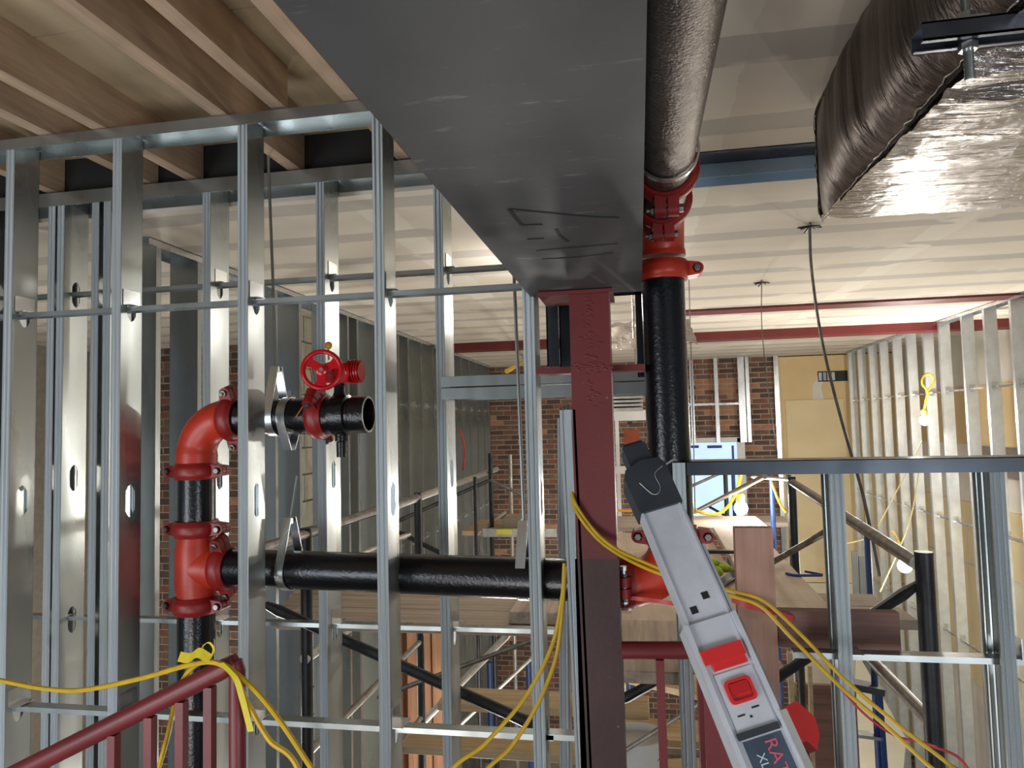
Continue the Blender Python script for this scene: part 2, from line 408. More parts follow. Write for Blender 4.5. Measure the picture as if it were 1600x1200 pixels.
# block wall behind the long left partition
wl = struct('wall_left', 'pale concrete block wall behind the left studs', M().box((-2.66, 4.55, FLOOR), (-2.512, YB, CZ)), CMUJ)
bl = M().box((-.02, -.193, -.093), (.03, .193, .093)).data('block', CMU)
blr = M(); nb = 0; zz = CZ-.1; r_ = 0
while zz > FLOOR+.1:
    y = 4.75+(.2 if r_ % 2 else 0)
    while y < YB-.2:
        if zz > -2.3 and nb < 290:
            o = bpy.data.objects.new('block', bl); COL.objects.link(o); o.parent = wl.o; o.location = Vector((-2.515, y, zz))-wl.loc; nb += 1
        else: blr.box((-2.535, y-.193, zz-.093), (-2.485, y+.193, zz+.093))
        y += .4
    zz -= .2; r_ += 1
if blr.v: child(wl, 'blockwork', blr, CMU, kind='stuff')
wr = struct('wall_right', 'cream and white taped drywall behind the right studs', M().box((3.5, 2.2, FLOOR), (3.6, YB, CZ)), WHITEMUD)
for (a, b, c, d, mt) in [(5.2, 10.1, -.32, .30, BEIGE), (5.2, 10.1, -1.6, -.95, BEIGE2), (5.2, 7.6, -2.9, -1.63, CREAM), (7.62, 10.1, -2.9, -1.63, BEIGE2), (2.4, 5.15, -1.6, -.3, CREAM), (2.4, 5.15, -3, -1.63, BEIGE2)]:
    child(wr, 'drywall_panel', M().box((3.485, a, c), (3.4995, b, d)), mt)
child(wr, 'foil_strip', M().box((3.47, 4.6, -.62), (3.484, 8.2, -.33)), FOIL, 'strip of silver foil facing')
# beige boards over the right end of the back wall
yb = YB-.02
bb = Thing('drywall_lining', 'beige painted drywall lining covering the far right brickwork', 'wall lining', (2.6, yb, -3))
bb.part('board', M().box((1.90, yb-.02, -.62), (3.48, yb, CZ-.02)), BEIGE)
bb.part('board', M().box((1.90, yb-.02, -2.2), (3.48, yb, -.63)), BEIGE2)
bb.part('board', M().box((1.90, yb-.02, -4.4), (3.48, yb, -2.21)), CREAM)
p0 = aY(1226, 626, yb); 
bb.part('access_board', M().box((p0.x, yb-.045, -.70), (2.72, yb-.021, p0.z)), BEIGE2, 'square patch board with a dark edge')
bb.part('corner_trim', M().box((1.84, yb-.05, -2.6), (1.90, yb, CZ)), BRIGHT)
pv = aY(1300, 588, yb)
vt = bb.part('vent_opening', M().box((pv.x-.19, yb-.03, pv.z-.07), (pv.x+.19, yb-.021, pv.z+.07)), INK_SLOT_BLACK)
for k in range(4): bb.part('vent_blade', M().box((pv.x-.18+k*.055, yb-.045, pv.z-.055), (pv.x-.14+k*.055, yb-.031, pv.z+.055)), BRIGHT, parent=vt)
pm = aY(1275, 608, yb)
bb.part('mud_patch', M().prism([(-.06, -.16), (.09, -.16), (.06, .02), (.12, .16), (.02, .18), (-.05, .05)], (pm.x, yb-.024, pm.z), (1, 0, 0), (0, 0, 1), (0, -1, 0), 0, .006), WHITEMUD)

# ------------------------------------------------------------------ steel studs, tracks, bridging
def stud_mesh(depth, z0, z1, fl=.032, holes=(), name='stud'):
    """C stud: web at x=0 facing +X, flanges running to -X, lips; z relative; knurled front flange = slot 1"""
    m = M(); t = .0014
    hs = sorted(holes); zc = z0; hw, hh = .019, .05
    for h in hs:
        m.box((-t, 0, zc), (0, depth, h-hh)); c = depth/2
        for s_ in (-1, 1):
            poly = [(c+s_*c, h-hh), (c+s_*c, h+hh), (c, h+hh), (c+s_*hw*.5, h+hh-.006), (c+s_*hw, h+hh-.02), (c+s_*hw, h-hh+.02), (c+s_*hw*.5, h-hh+.006), (c, h-hh)]
            m.prism(poly, (0, 0, 0), (0, 1, 0), (0, 0, 1), (1, 0, 0), -t, 0)
        zc = h+hh
    m.box((-t, 0, zc), (0, depth, z1))
    m.cur = 1
    pr = [(0, 0), (-.006, 0), (-.009, .002), (-.012, 0), (-fl+.012, 0), (-fl+.009, .002), (-fl+.006, 0), (-fl, 0)]
    m.prism(pr+[(x, y+t) for x, y in pr[::-1]], (0, 0, 0), (1, 0, 0), (0, 1, 0), (0, 0, 1), z0, z1)
    m.cur = 0
    m.prism([(x, depth-y) for x, y in pr]+[(x, depth-y-t) for x, y in pr[::-1]], (0, 0, 0), (1, 0, 0), (0, 1, 0), (0, 0, 1), z0, z1)
    m.box((-fl, t, z0), (-fl+t, .008, z1)); m.box((-fl, depth-.008, z0), (-fl+t, depth-t, z1))
    return m.data(name, [GALV, KNURL], sharp=25)
def track(p, q, width, leg, updown=-1, t=.0016, wdir=(0, 1, 0)):
    """U track from p to q: web at p.z, legs hanging (or rising) at its two edges; p, q on the front edge"""
    p, q = Vector(p), Vector(q); d = (q-p).normalized(); n = Vector(wdir); L = (q-p).length; u = Vector((0, 0, 1))
    m = M(); m.obox(p, d, n, u, (0, L), (0, width), (0, t))
    for a in (0, width-t):
        rz = (-leg, 0) if updown < 0 else (t, leg)
        m.obox(p, d, n, u, (0, L), (a, a+t), rz)
    return m
def channel(p, q, h=.038, fl=.013, t=.0016):
    """cold rolled bridging channel lying flat: web horizontal, small lips"""
    p, q = Vector(p), Vector(q); a, b, d = frame(q-p); L = (q-p).length; m = M()
    m.obox(p, a, b, d, (-h/2, h/2), (0, t), (0, L))
    for s_ in (-h/2, h/2-t): m.obox(p, a, b, d, (s_, s_+t), (-fl, 0), (0, L))
    return m

YF = 1.86; DF = .092; ZT = .938
fp = Thing('stud_partition', 'front bare galvanised stud partition standing left of the red column', 'wall frame', (-1.1, YF, FLOOR+1.2))
me_front = stud_mesh(DF, -3.2, ZT-.004, holes=(-2.4, -1.6, -.82, -.20, .395))
for x in (-2.78, -2.37, -1.906, -1.525, -1.108, -.690, -.268): fp.inst('stud', me_front, (x, YF+.002, 0))
fp.part('top_track', track((-3.0, YF, ZT), (-.24, YF, ZT), DF+.006, .032), GALV)
for z, n in ((.388, 'bridging_channel'), (-.818, 'bridging_channel')):
    fp.part(n, channel((-3.0, YF+DF/2, z), (-.25, YF+DF/2, z)), GALV)
clip = M().box((0, .01, 0), (.0016, .082, .05)).box((0, .01, 0), (.03, .082, .0016))
clipme = clip.data('bridging_clip', BRIGHT)
for x in (-1.906, -1.525, -1.108, -.690):
    for z in (.392, -.814): fp.inst('bridging_clip', clipme, (x+.0005, YF, z))
fp.part('bridging_channel', channel((-.27, YF+.046, -.815), (-.145, YF+.046, -.815)), GALV)
# cut stud leaning against the partition beside the column
sl = M(); sl.v = []
t_ = Thing('stud_offcut', 'shorter cut steel stud with ragged top between partition and red column', 'stud', (-.17, 1.80, -3.2))
a = aY(893, 640, 1.80); t_.inst('stud', stud_mesh(.06, -3.2, a.z, holes=(-2.2, -1.4), fl=.040), (a.x+.010, 1.80, 0), (0, R(-1.0), 0))
for k in range(5): t_.part('torn_tab', M().box((a.x-.03+k*.009, 1.802, a.z-.005), (a.x-.024+k*.009, 1.806, a.z+.006+.004*(k % 3))), GALV_DARK)
t_ = Thing('stud_offcut', 'dark steel studs leaning upright behind the left side of the red column', 'stud', (-.2, 2.32, -3.2))
t_.inst('stud', stud_mesh(.09, -3.2, .02, holes=()), (-.235, 2.32, 0), (0, R(1.2), 0))

YR = 2.30; DR = .118
rp = Thing('stud_partition', 'second galvanised stud partition just behind the pipes', 'wall frame', (-1.1, YR, FLOOR+1.2))
me_rear = stud_mesh(DR, -3.2, .925, holes=(-2.4, -1.6, -.69, -.16, .545))
for x in (-2.62, -2.53, -2.43, -2.36, -2.17, -2.13, -1.98, -1.93, -1.518, -1.074, -.641): rp.inst('stud', me_rear, (x, YR+.002, 0))
rp.inst('stud', stud_mesh(DR, -3.2, .12, holes=()), (.10+.03, YR, 0))
rp.part('top_track', track((-3.0, YR, .930), (.02, YR, .930), DR+.006, .05), GALV)
rp.part('bridging_channel', channel((-3.0, YR+DR/2, .55), (-.30, YR+DR/2, .55)), GALV)
rp.part('bridging_channel', channel((-3.0, YR+DR/2, -.675), (-.30, YR+DR/2, -.675)), GALV)
for x in (-2.17, -1.518, -1.074, -.641):
    for z in (.553, -.672): rp.inst('bridging_clip', clipme, (x+.0005, YR+.02, z))
hd = rp.part('header_track', track((-.655, YR-.004, .135), (.03, YR-.004, .135), DR+.01, .035, 1), GALV)
rp.part('header_track', track((-.655, YR-.006, .128), (.03, YR-.006, .128), DR+.014, .036, -1), GALV)
# short cripple box between beam end and column
cb = Thing('blocking_frame', 'small dark galvanised blocking frame under the big beam end beside column', 'wall frame', (-.2, 2.0, .15))
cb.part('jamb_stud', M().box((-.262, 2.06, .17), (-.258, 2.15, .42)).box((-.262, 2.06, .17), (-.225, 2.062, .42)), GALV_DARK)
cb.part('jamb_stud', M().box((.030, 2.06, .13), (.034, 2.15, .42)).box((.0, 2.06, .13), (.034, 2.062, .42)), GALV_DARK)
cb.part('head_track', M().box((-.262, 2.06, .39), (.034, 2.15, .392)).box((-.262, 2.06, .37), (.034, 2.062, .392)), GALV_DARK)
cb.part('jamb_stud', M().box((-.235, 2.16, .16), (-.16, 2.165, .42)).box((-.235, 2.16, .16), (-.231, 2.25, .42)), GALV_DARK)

# track fixed across the ceiling joint on the right
solo('ceiling_track', 'bluish galvanised track screwed across the ceiling joint right of the pipe', 'track', track((.13, 2.42, CZ-.004), (3.48, 2.42, CZ-.004), .10, .045), metal('bluish_track_zinc', (168, 190, 208), .55, .4, .05, .1))

# ------------------------------------------------------------------ low framed opening right of the riser
lp = Thing('low_stud_wall', 'low steel stud wall with a flat dark sill track on the right', 'wall frame', (1.0, YF, FLOOR+1.2))
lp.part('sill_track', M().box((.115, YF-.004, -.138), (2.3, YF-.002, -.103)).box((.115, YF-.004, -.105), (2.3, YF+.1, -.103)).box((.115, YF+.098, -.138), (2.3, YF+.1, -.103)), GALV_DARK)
me_low = stud_mesh(DF, -3.2, -.106, holes=(-2.4, -1.6, -.6))
for x in (.1, .478, .836, 1.25, 1.65): lp.inst('stud', me_low, (x+.012, YF, 0))
me_low2 = stud_mesh(DF, -3.2, -.106, holes=(), fl=.03)
lp.part('bridging_channel', channel((.36, YF+DF/2, -.583), (2.3, YF+DF/2, -.583)), GALV)
for x in (.49, .865): lp.inst('bridging_clip', clipme, (x+.0005, YF, -.58))

# ------------------------------------------------------------------ long stud partitions left and right
def side_wall(x, ys, z0, z1, name, label, base, wide=.092, out=1, smat=None, chans=(), tr=True):
    th = Thing(name, label, 'wall frame', base)
    me = None
    m = M(); t = .0016; fl = .034*out
    for k in range(1):
        m.box((0, 0, z0), (-wide*out, t, z1))                     # web across
        m.box((0, 0, z0), (t*-out, .034, z1)); m.box((-wide*out, 0, z0), ((-wide+t)*out, .034, z1))
        m.box((0, .032, z0), (-.008*out, .034, z1)); m.box((-wide*out, .032, z0), ((-wide+.008)*out, .034, z1))
    me = m.data('stud', [smat or GALV])
    for y in ys: th.inst('stud', me, (x, y, 0))
    if tr: th.part('top_track', M().box((x-wide*out-.003*out, ys[0]-.05, z1-.002), (x+.003*out, ys[-1]+.05, z1)).box((x, ys[0]-.05, z1-.03), (x+.003*out, ys[-1]+.05, z1)).box((x-wide*out-.003*out, ys[0]-.05, z1-.03), (x-wide*out, ys[-1]+.05, z1)), BRIGHT)
    for i, (z, y0, y1) in enumerate(chans):
        th.part('bridging_channel', M().box((x-wide*out*.5-.02, y0, z), (x-wide*out*.5+.02, y1, z+.0016)).box((x-wide*out*.5-.02*1, y0, z-.012), (x-wide*out*.5-.0184, y1, z)).box((x-wide*out*.5+.0184, y0, z-.012), (x-wide*out*.5+.02, y1, z)), BRIGHT)
        for y in ys:
            if y0 < y < y1: th.part('bridging_clip', M().box((x-wide*out*.5-.022, y-.003, z-.03), (x-wide*out*.5+.022, y-.001, z+.035)), BRIGHT)
    return th
ysl = [2.78, 3.08, 3.82, 4.12, 4.60, 4.87, 5.05, 5.43, 5.98, 6.25, 6.64, 7.05, 7.42, 7.82, 8.22, 8.64, 9.05, 9.45, 9.85]
lw = side_wall(-2.10, ysl, FLOOR+.05, CZ-.003, 'stud_partition', 'long stud partition running away in front of the pale block wall', (-2.1, 6.5, FLOOR), wide=.15, out=1,
          chans=((.22, 3.9, 10), (-1.1, 3.9, 10)))
ysr = [5.0, 5.36, 5.74, 6.15, 6.54, 7.01, 7.38, 7.81, 8.21, 8.63, 9.02, 9.46, 9.87]
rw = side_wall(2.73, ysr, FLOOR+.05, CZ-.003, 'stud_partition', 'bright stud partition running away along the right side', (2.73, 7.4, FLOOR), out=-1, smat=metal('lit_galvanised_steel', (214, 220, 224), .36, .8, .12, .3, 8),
          chans=((.22, 4.9, 10), (-.95, 4.9, 10), (-2.0, 4.9, 10)))

# ------------------------------------------------------------------ big steel beam and column
bx0, bx1, by1, bz = -.277, .018, 1.872, .345
bt = Thing('steel_beam', 'big dark grey mill-scale steel beam passing overhead', 'beam', (-.13, .5, bz))
bt.part('bottom_plate', M().box((bx0, -1.2, bz), (bx1, by1, bz+.014)), BEAM)
bt.part('web_plate', M().box((bx0+.006, -1.2, bz+.014), (bx0+.018, by1-.003, bz+.50)).box((bx1-.018, -1.2, bz+.014), (bx1-.006, by1-.003, bz+.50)), BEAM)
bt.part('top_plate', M().box((bx0, -1.2, bz+.50), (bx1, by1, bz+.514)), BEAM)
bt.part('red_primed_edge', M().box((bx0+.05, by1-.03, bz-.003), (bx1-.10, by1+.004, bz-.0002)), PRIMER, 'strip of red primer at the bearing end')
def mark(pts, w_=.006):
    P = [aZ(x, y, bz-.0008) for x, y in pts]; bt.part('marker_line', M().ribbon(spline(P, 5), w_, (0, 1, 0) if abs(P[-1].x-P[0].x) > abs(P[-1].y-P[0].y) else (1, 0, 0), .0008), INK_SLOT_BLACK)
mark([(968, 340), (930, 339), (880, 335), (796, 327)]); mark([(796, 327), (805, 340), (815, 352)]); mark([(815, 352), (848, 351)])
mark([(869, 358), (875, 368), (887, 377)]); mark([(824, 374), (850, 373)]); mark([(838, 392), (880, 388), (965, 381)]); mark([(847, 405), (900, 402), (958, 395)])
ct = Thing('steel_column', 'red oxide square steel column carrying the big beam', 'column', (-.12, 1.86, -3.3))
CX0, CX1, CY0, CY1 = -.168, -.066, 1.80, 1.90
ct.part('shaft', M().box((CX0, CY0, -.34), (CX1, CY1, bz-.012)), PRIMER)
ct.part('lower_shaft', M().box((CX0-.004, CY0, -3.3), (CX1+.004, CY1, -.34)), SHADE_PR, 'lower part in darker primer, shade in its colour')  # darker primer colour paints the shadow over the lower column
ct.part('cap_plate', M().box((CX0-.08, CY0-.01, bz-.012), (CX1+.01, CY1+.06, bz-.0025)), PRIMER)
ct.part('side_plate', M().box((-.268, 1.86, .135), (.02, 1.93, .152)), PRIMER, 'red flat bar crossing the column')
wm = M()
for k in range(70):
    u = random.random(); wm.sphere((-.118+random.gauss(0, .010), CY0-.0005, .33-u*.30), random.uniform(.002, .0045), 6, 4, (1.8, .5, .9))
for k in range(60): wm.sphere((-.165+random.random()*.1, CY0-.0005, .145+random.gauss(0, .006)), random.uniform(.002, .0045), 6, 4, (1.6, .5, .8))
ct.part('weld_seam', wm, PRIMER, kind='stuff')

# distant red beams
for lab, y0, y1, z0 in (('dark red steel beam hanging below the far ceiling', 7.1, 7.32, .79), ('thin red beam flange almost flush with the ceiling', 5.62, 5.84, .853)):
    th = Thing('steel_beam', lab, 'beam', (.6, y0, z0))
    th.part('bottom_flange', M().box((-5.5 if y0 < 6 and False else (-2.05 if y0 > 6 else .2), y0, z0), (3.48, y1, z0+.014)), PRIMER)
    if z0 < .84: th.part('web', M().box((-2.05, (y0+y1)/2-.006, z0+.014), (3.48, (y0+y1)/2+.006, CZ-.002)), PRIMER)
    if z0 < .84: th.part('cover_plate', M().box((-2.05, y0-.0, z0+.0141), (3.48, y0+.006, CZ-.002)), PRIMER)

# ------------------------------------------------------------------ fire pipe: fittings
def arc(c, u, v, rad, a0, a1, n=14):
    c, u, v = Vector(c), Vector(u), Vector(v)
    return [c+(u*math.cos(a)+v*math.sin(a))*rad for a in [R(a0+(a1-a0)*i/n) for i in range(n+1)]]
PR = .0572
def coupling(th, c, axis, ear, mat=RED_DARK, w_=.026, r=None, ears=(1, -1)):
    """two-bolt grooved coupling: ribbed ring, two ear lugs, bolts with nuts"""
    c, axis, ear = Vector(c), Vector(axis).normalized(), Vector(ear).normalized(); r = r or PR; bd = axis.cross(ear).normalized()
    prof = [(r+.001, -w_), (r+.008, -w_), (r+.011, -w_*.75), (r+.015, -w_*.6), (r+.017, -w_*.3), (r+.017, w_*.3), (r+.015, w_*.6), (r+.011, w_*.75), (r+.008, w_), (r+.001, w_)]
    m = M().lathe(prof, c, axis, 36)
    for s_ in ears:
        poly = []
        for a in range(-90, 91, 15): poly.append((s_*(r+.032+.017*math.cos(R(a))), .017*math.sin(R(a))))
        poly = [(s_*(r-.004), -.022)]+poly+[(s_*(r-.004), .022)]
        for z0, z1 in ((-.026, -.002), (.002, .026)): m.prism(poly, c, ear, axis, bd, z0, z1)
    p = th.part('coupling', m, mat)
    for s_ in ears:
        b = M(); o = c+ear*s_*(r+.032)
        b.lathe([(.0001, -.036), (.0085, -.036), (.0098, -.034), (.0098, -.026), (.0125, -.026), (.0125, -.024), (.006, -.024), (.006, .024), (.0125, .024), (.0125, .026), (.0105, .026), (.0105, .034), (.0055, .035), (.0055, .044), (.0001, .044)], o, bd, 6)
        th.part('bolt', b, BOLT, parent=p)
    return p
def pipe(th, p, q, mat=BLACKPIPE, label=None, r=PR, n=36): 
    return th.part('pipe', M().tube([p, q], r, n), mat, label)
def elbow(th, c, u, v, rad, a0, a1, mat=RED_FIT):
    pts = arc(c, u, v, rad, a0, a1, 16); rs = [PR+.006]*2+[PR+.003]*(len(pts)-4)+[PR+.006]*2
    return th.part('elbow', M().tube(pts, rs, 36), mat)
sp = Thing('sprinkler_main', 'black fire main pipe with red elbows, tee and couplings behind the studs', 'pipe', (-.7, 2.0, -3.3))
# left riser + tee + elbow
LX, LY = -1.413, 2.07; TZ = -.428; EZ = .045
pipe(sp, (LX, LY, -3.3), (LX, LY, TZ-.125)); pipe(sp, (LX, LY, TZ+.125), (LX, LY, -.118))
coupling(sp, (LX, LY, TZ-.118), (0, 0, 1), (1, 0, 0)); coupling(sp, (LX, LY, TZ+.122), (0, 0, 1), (1, 0, 0))
tee = M().tube([(LX, LY, TZ-.115), (LX, LY, TZ-.09), (LX, LY, TZ-.06), (LX, LY, TZ+.06), (LX, LY, TZ+.09), (LX, LY, TZ+.115)], [PR+.001, PR+.001, PR+.008, PR+.008, PR+.001, PR+.001], 36)
tee.tube([(LX, LY, TZ), (LX+.07, LY, TZ), (LX+.085, LY, TZ), (LX+.1, LY, TZ)], [PR+.007, PR+.010, PR+.003, PR+.001], 36)
sp.part('tee', tee, RED_FIT)
coupling(sp, (LX+.098, LY, TZ), (1, 0, 0), (0, -.35, 1))
coupling(sp, (LX, LY, -.122), (0, 0, 1), (1, 0, 0))
elbow(sp, (LX+.115, LY, -.07), (-1, 0, 0), (0, 0, 1), .115, 0, 90)
sp.part('elbow_collar', M().tube([(LX, LY, -.115), (LX, LY, -.068)], PR+.006, 36), RED_FIT)
coupling(sp, (LX+.128, LY, EZ), (1, 0, 0), (0, -.3, 1))
pipe(sp, (LX+.13, LY, EZ), (-.985, LY, EZ))
# horizontal run to the right riser
RX, RY = .075, 1.925
pipe(sp, (LX+.11, LY, TZ), (RX-.125, RY, TZ+.005))
coupling(sp, (RX-.128, RY, TZ+.005), (1, -.05, 0), (0, -1, .05), w_=.03)
for dz in (.035, -.005):
    sp.part('bolt', M().lathe([(.0001, -.03), (.01, -.03), (.01, -.018), (.006, -.018), (.006, .014), (.01, .014), (.01, .024), (.0001, .024)], (RX-.128, RY-.09, TZ+.005+dz), (0, 0, 1), 8), BRIGHT)
elbow(sp, (RX-.105, RY, TZ+.11), (1, 0, 0), (0, 0, -1), .105, 6, 90)
coupling(sp, (RX, RY, -.300), (0, 0, 1), (1, 0, 0))
pipe(sp, (RX, RY, -.29), (RX, RY, .405))
coupling(sp, (RX, RY, .405), (0, 0, 1), (1, 0, 0), RED_FIT)
HZ = .555
elbow(sp, (RX, RY-.11, HZ-.11), (0, 1, 0), (0, 0, 1), .11, 0, 90)
for yy in (RY-.150, RY-.365): coupling(sp, (RX, yy, HZ), (0, 1, 0), (0, 0, -1), RED_DARK, w_=.024)
pipe(sp, (RX, RY-.13, HZ), (RX, RY-.37, HZ), PIPEGREY, 'short bare steel pipe')
pipe(sp, (RX, RY-.365, HZ), (RX, -1.2, HZ), PIPEGREY, 'bare steel pipe with scratched finish')

# hangers (each hangs on its own rod)
def hanger(label, c, axis, top, w_=.028, r=PR+.003, taper=.10, down=False):
    c = Vector(c); axis = Vector(axis).normalized(); s_ = -1 if down else 1
    u = Vector((0, 0, 1))*s_; v = axis.cross(u).normalized(); th = Thing('pipe_hanger', label, 'pipe hanger', c+Vector((0, 0, -r)), 'pipe hangers on the fire main')
    pts = [c+u*(r+taper)+v*.012]+[c+(v*math.cos(a)+u*math.sin(a))*r for a in [R(25-i*230/20) for i in range(21)]]+[c+u*(r+taper)-v*.012]
    th.part('strap', M().ribbon(pts, w_, axis, .003), BRIGHT)
    if top:
        p = c+u*(r+taper-.01)
        th.part('rod', M().tube([p, top], .005, 8), GALV)
        th.part('nut', M().lathe([(.0001, -.008), (.011, -.008), (.011, .008), (.0001, .008)], p+u*.0, (0, 0, 1), 6), BRIGHT)
    return th
p = aY(450, 887, 2.03); hanger('galvanised strap hanger round the long horizontal pipe near its left end', (p.x, 2.043, TZ), (1, -.11, 0), Vector((p.x+.02, 2.05, -.14)))
p = aY(822, 890, 1.98); hanger('galvanised strap hanger round the horizontal pipe close to the column', (p.x, 1.965, TZ+.003), (1, -.11, 0), aY(803, 425, 1.97))
p = aY(432, 655, LY); hanger('teardrop strap hanger left of the valve with thin rod to ceiling', (p.x, LY, EZ), (1, 0, 0), aY(418, 215, 2.2))
p = aY(452, 655, LY); hanger('upturned strap hanger right beside the teardrop hanger', (p.x, LY, EZ), (1, 0, 0), None, down=True, taper=.045)
hc = Thing('pipe_hanger', 'shiny ring hanger round the bare overhead pipe', 'pipe hanger', (RX, 1.45, HZ-.07), 'pipe hangers on the fire main')
hc.part('ring', M().lathe([(PR+.004, -.008), (PR+.008, -.008), (PR+.008, .008), (PR+.004, .008), (PR+.004, -.008)], (RX, 1.45, HZ), (0, 1, .0), 36), BRIGHT)
hc.part('rod', M().tube([(RX, 1.45, HZ+PR+.006), (RX, 1.45, 1.21)], .005, 8), GALV)

# butterfly valve
VX = -.985
va = Thing('butterfly_valve', 'black valve with red handwheel on the short pipe end', 'valve', (VX+.06, LY, -.05))
coupling(va, (VX+.0, LY, EZ), (1, 0, 0), (0, -.8, .6), RED_DARK, w_=.026)
body = M().lathe([(PR-.006, .16), (PR, .16), (PR+.001, .112), (PR-.003, .108), (PR-.003, .10), (PR+.006, .096), (PR+.006, .05), (PR-.003, .046), (PR-.003, .036), (PR, .030), (PR, 0), (PR-.008, 0), (PR-.008, .155), (PR-.006, .16)], (VX, LY, EZ), (1, 0, 0), 40)
va.part('body', body, BLACKPIPE)
va.part('rim', M().lathe([(PR-.007, .1602), (PR-.001, .1602), (PR-.001, .1620), (PR-.007, .1620), (PR-.007, .1602)], (VX, LY, EZ), (1, 0, 0), 40), SCAF_LIGHT, 'bare ground end ring')
va.part('disc', M().lathe([(.0001, .060), (PR-.01, .060), (PR-.01, .066), (.0001, .066)], (VX, LY, EZ), (1, 0, 0), 32), BLACKPIPE)
va.part('lower_stub', M().lathe([(.02, 0), (.02, -.025), (.016, -.028), (.015, -.075), (.0001, -.075)], (VX+.07, LY, EZ-PR+.002), (0, 0, 1), 20), BLACKPIPE)
va.part('neck', M().lathe([(.024, 0), (.017, .02), (.017, .055), (.026, .058), (.026, .066), (.0001, .066)], (VX+.065, LY, EZ+PR-.004), (0, 0, 1), 20), BLACKPIPE)
hw = aY(503, 578, 1.985)
gb = M().tube([(VX+.055, LY-.03, .175), (VX+.10, LY+.03, .178)], .034, 20)
gb.box((VX+.03, LY-.035, .145), (VX+.11, LY+.035, .205))
for k in range(5): gb.lathe([(.033, 0), (.037, 0), (.037, .004), (.033, .004)], (VX+.10+k*.008, LY, .180), (1, 0, 0), 20)
gb.tube([(VX+.10, LY, .180), (VX+.14, LY, .180)], .031, 20)
va.part('gearbox', gb, RED_WHEEL)
ax = Vector((.30, -.94, .05)).normalized()
wh = M().torus(hw, ax, .056, .0075, 40, 12)
A, B, D = frame(ax)
disc = []
wh.lathe([(.0001, -.010), (.017, -.010), (.017, .008), (.008, .012), (.0001, .012)], hw, ax, 20)
wv_ = va.part('handwheel', wh, RED_WHEEL)
for k in range(3):
    a0 = R(25+120*k); u = A*math.cos(a0)+B*math.sin(a0); v = D.cross(u)
    va.part('spoke', M().prism([(.012, -.014), (.034, -.012), (.054, -.024), (.054, .024), (.034, .012), (.012, .014)], hw, u, v, D, -.003, .003), RED_WHEEL, parent=wv_)
va.part('stem', M().tube([hw+D*-.005, Vector((VX+.06, LY-.02, .176))], .008, 12), BRIGHT)
va.part('stem_nut', M().lathe([(.0001, 0), (.006, 0), (.006, .006), (.0001, .006)], hw+D*.012 if D.y < 0 else hw-D*.018, ax, 6), BRIGHT, parent=wv_)
q = aY(513, 540, 2.06); va.part('wire_tag', M().sphere(q, .013, 8, 6, (1, .5, 1)).tube([q+Vector((0, 0, -.01)), q+Vector((.006, -.01, -.045))], .003, 6), paint('amber_tag', (190, 140, 20), .5), 'amber plastic tag')
for k in range(3):
    a = aY(478+k*5, 560+k*8, 2.02); b = aY(476+k*6, 628, 2.01); c = aY(462+k*8, 652+k*4, 2.0)
    va.part('thin_wire', M().tube(spline([a, (a+b)/2+Vector((.01, 0, 0)), b, c], 5), .0013, 5), RUST if k else ORANGE)

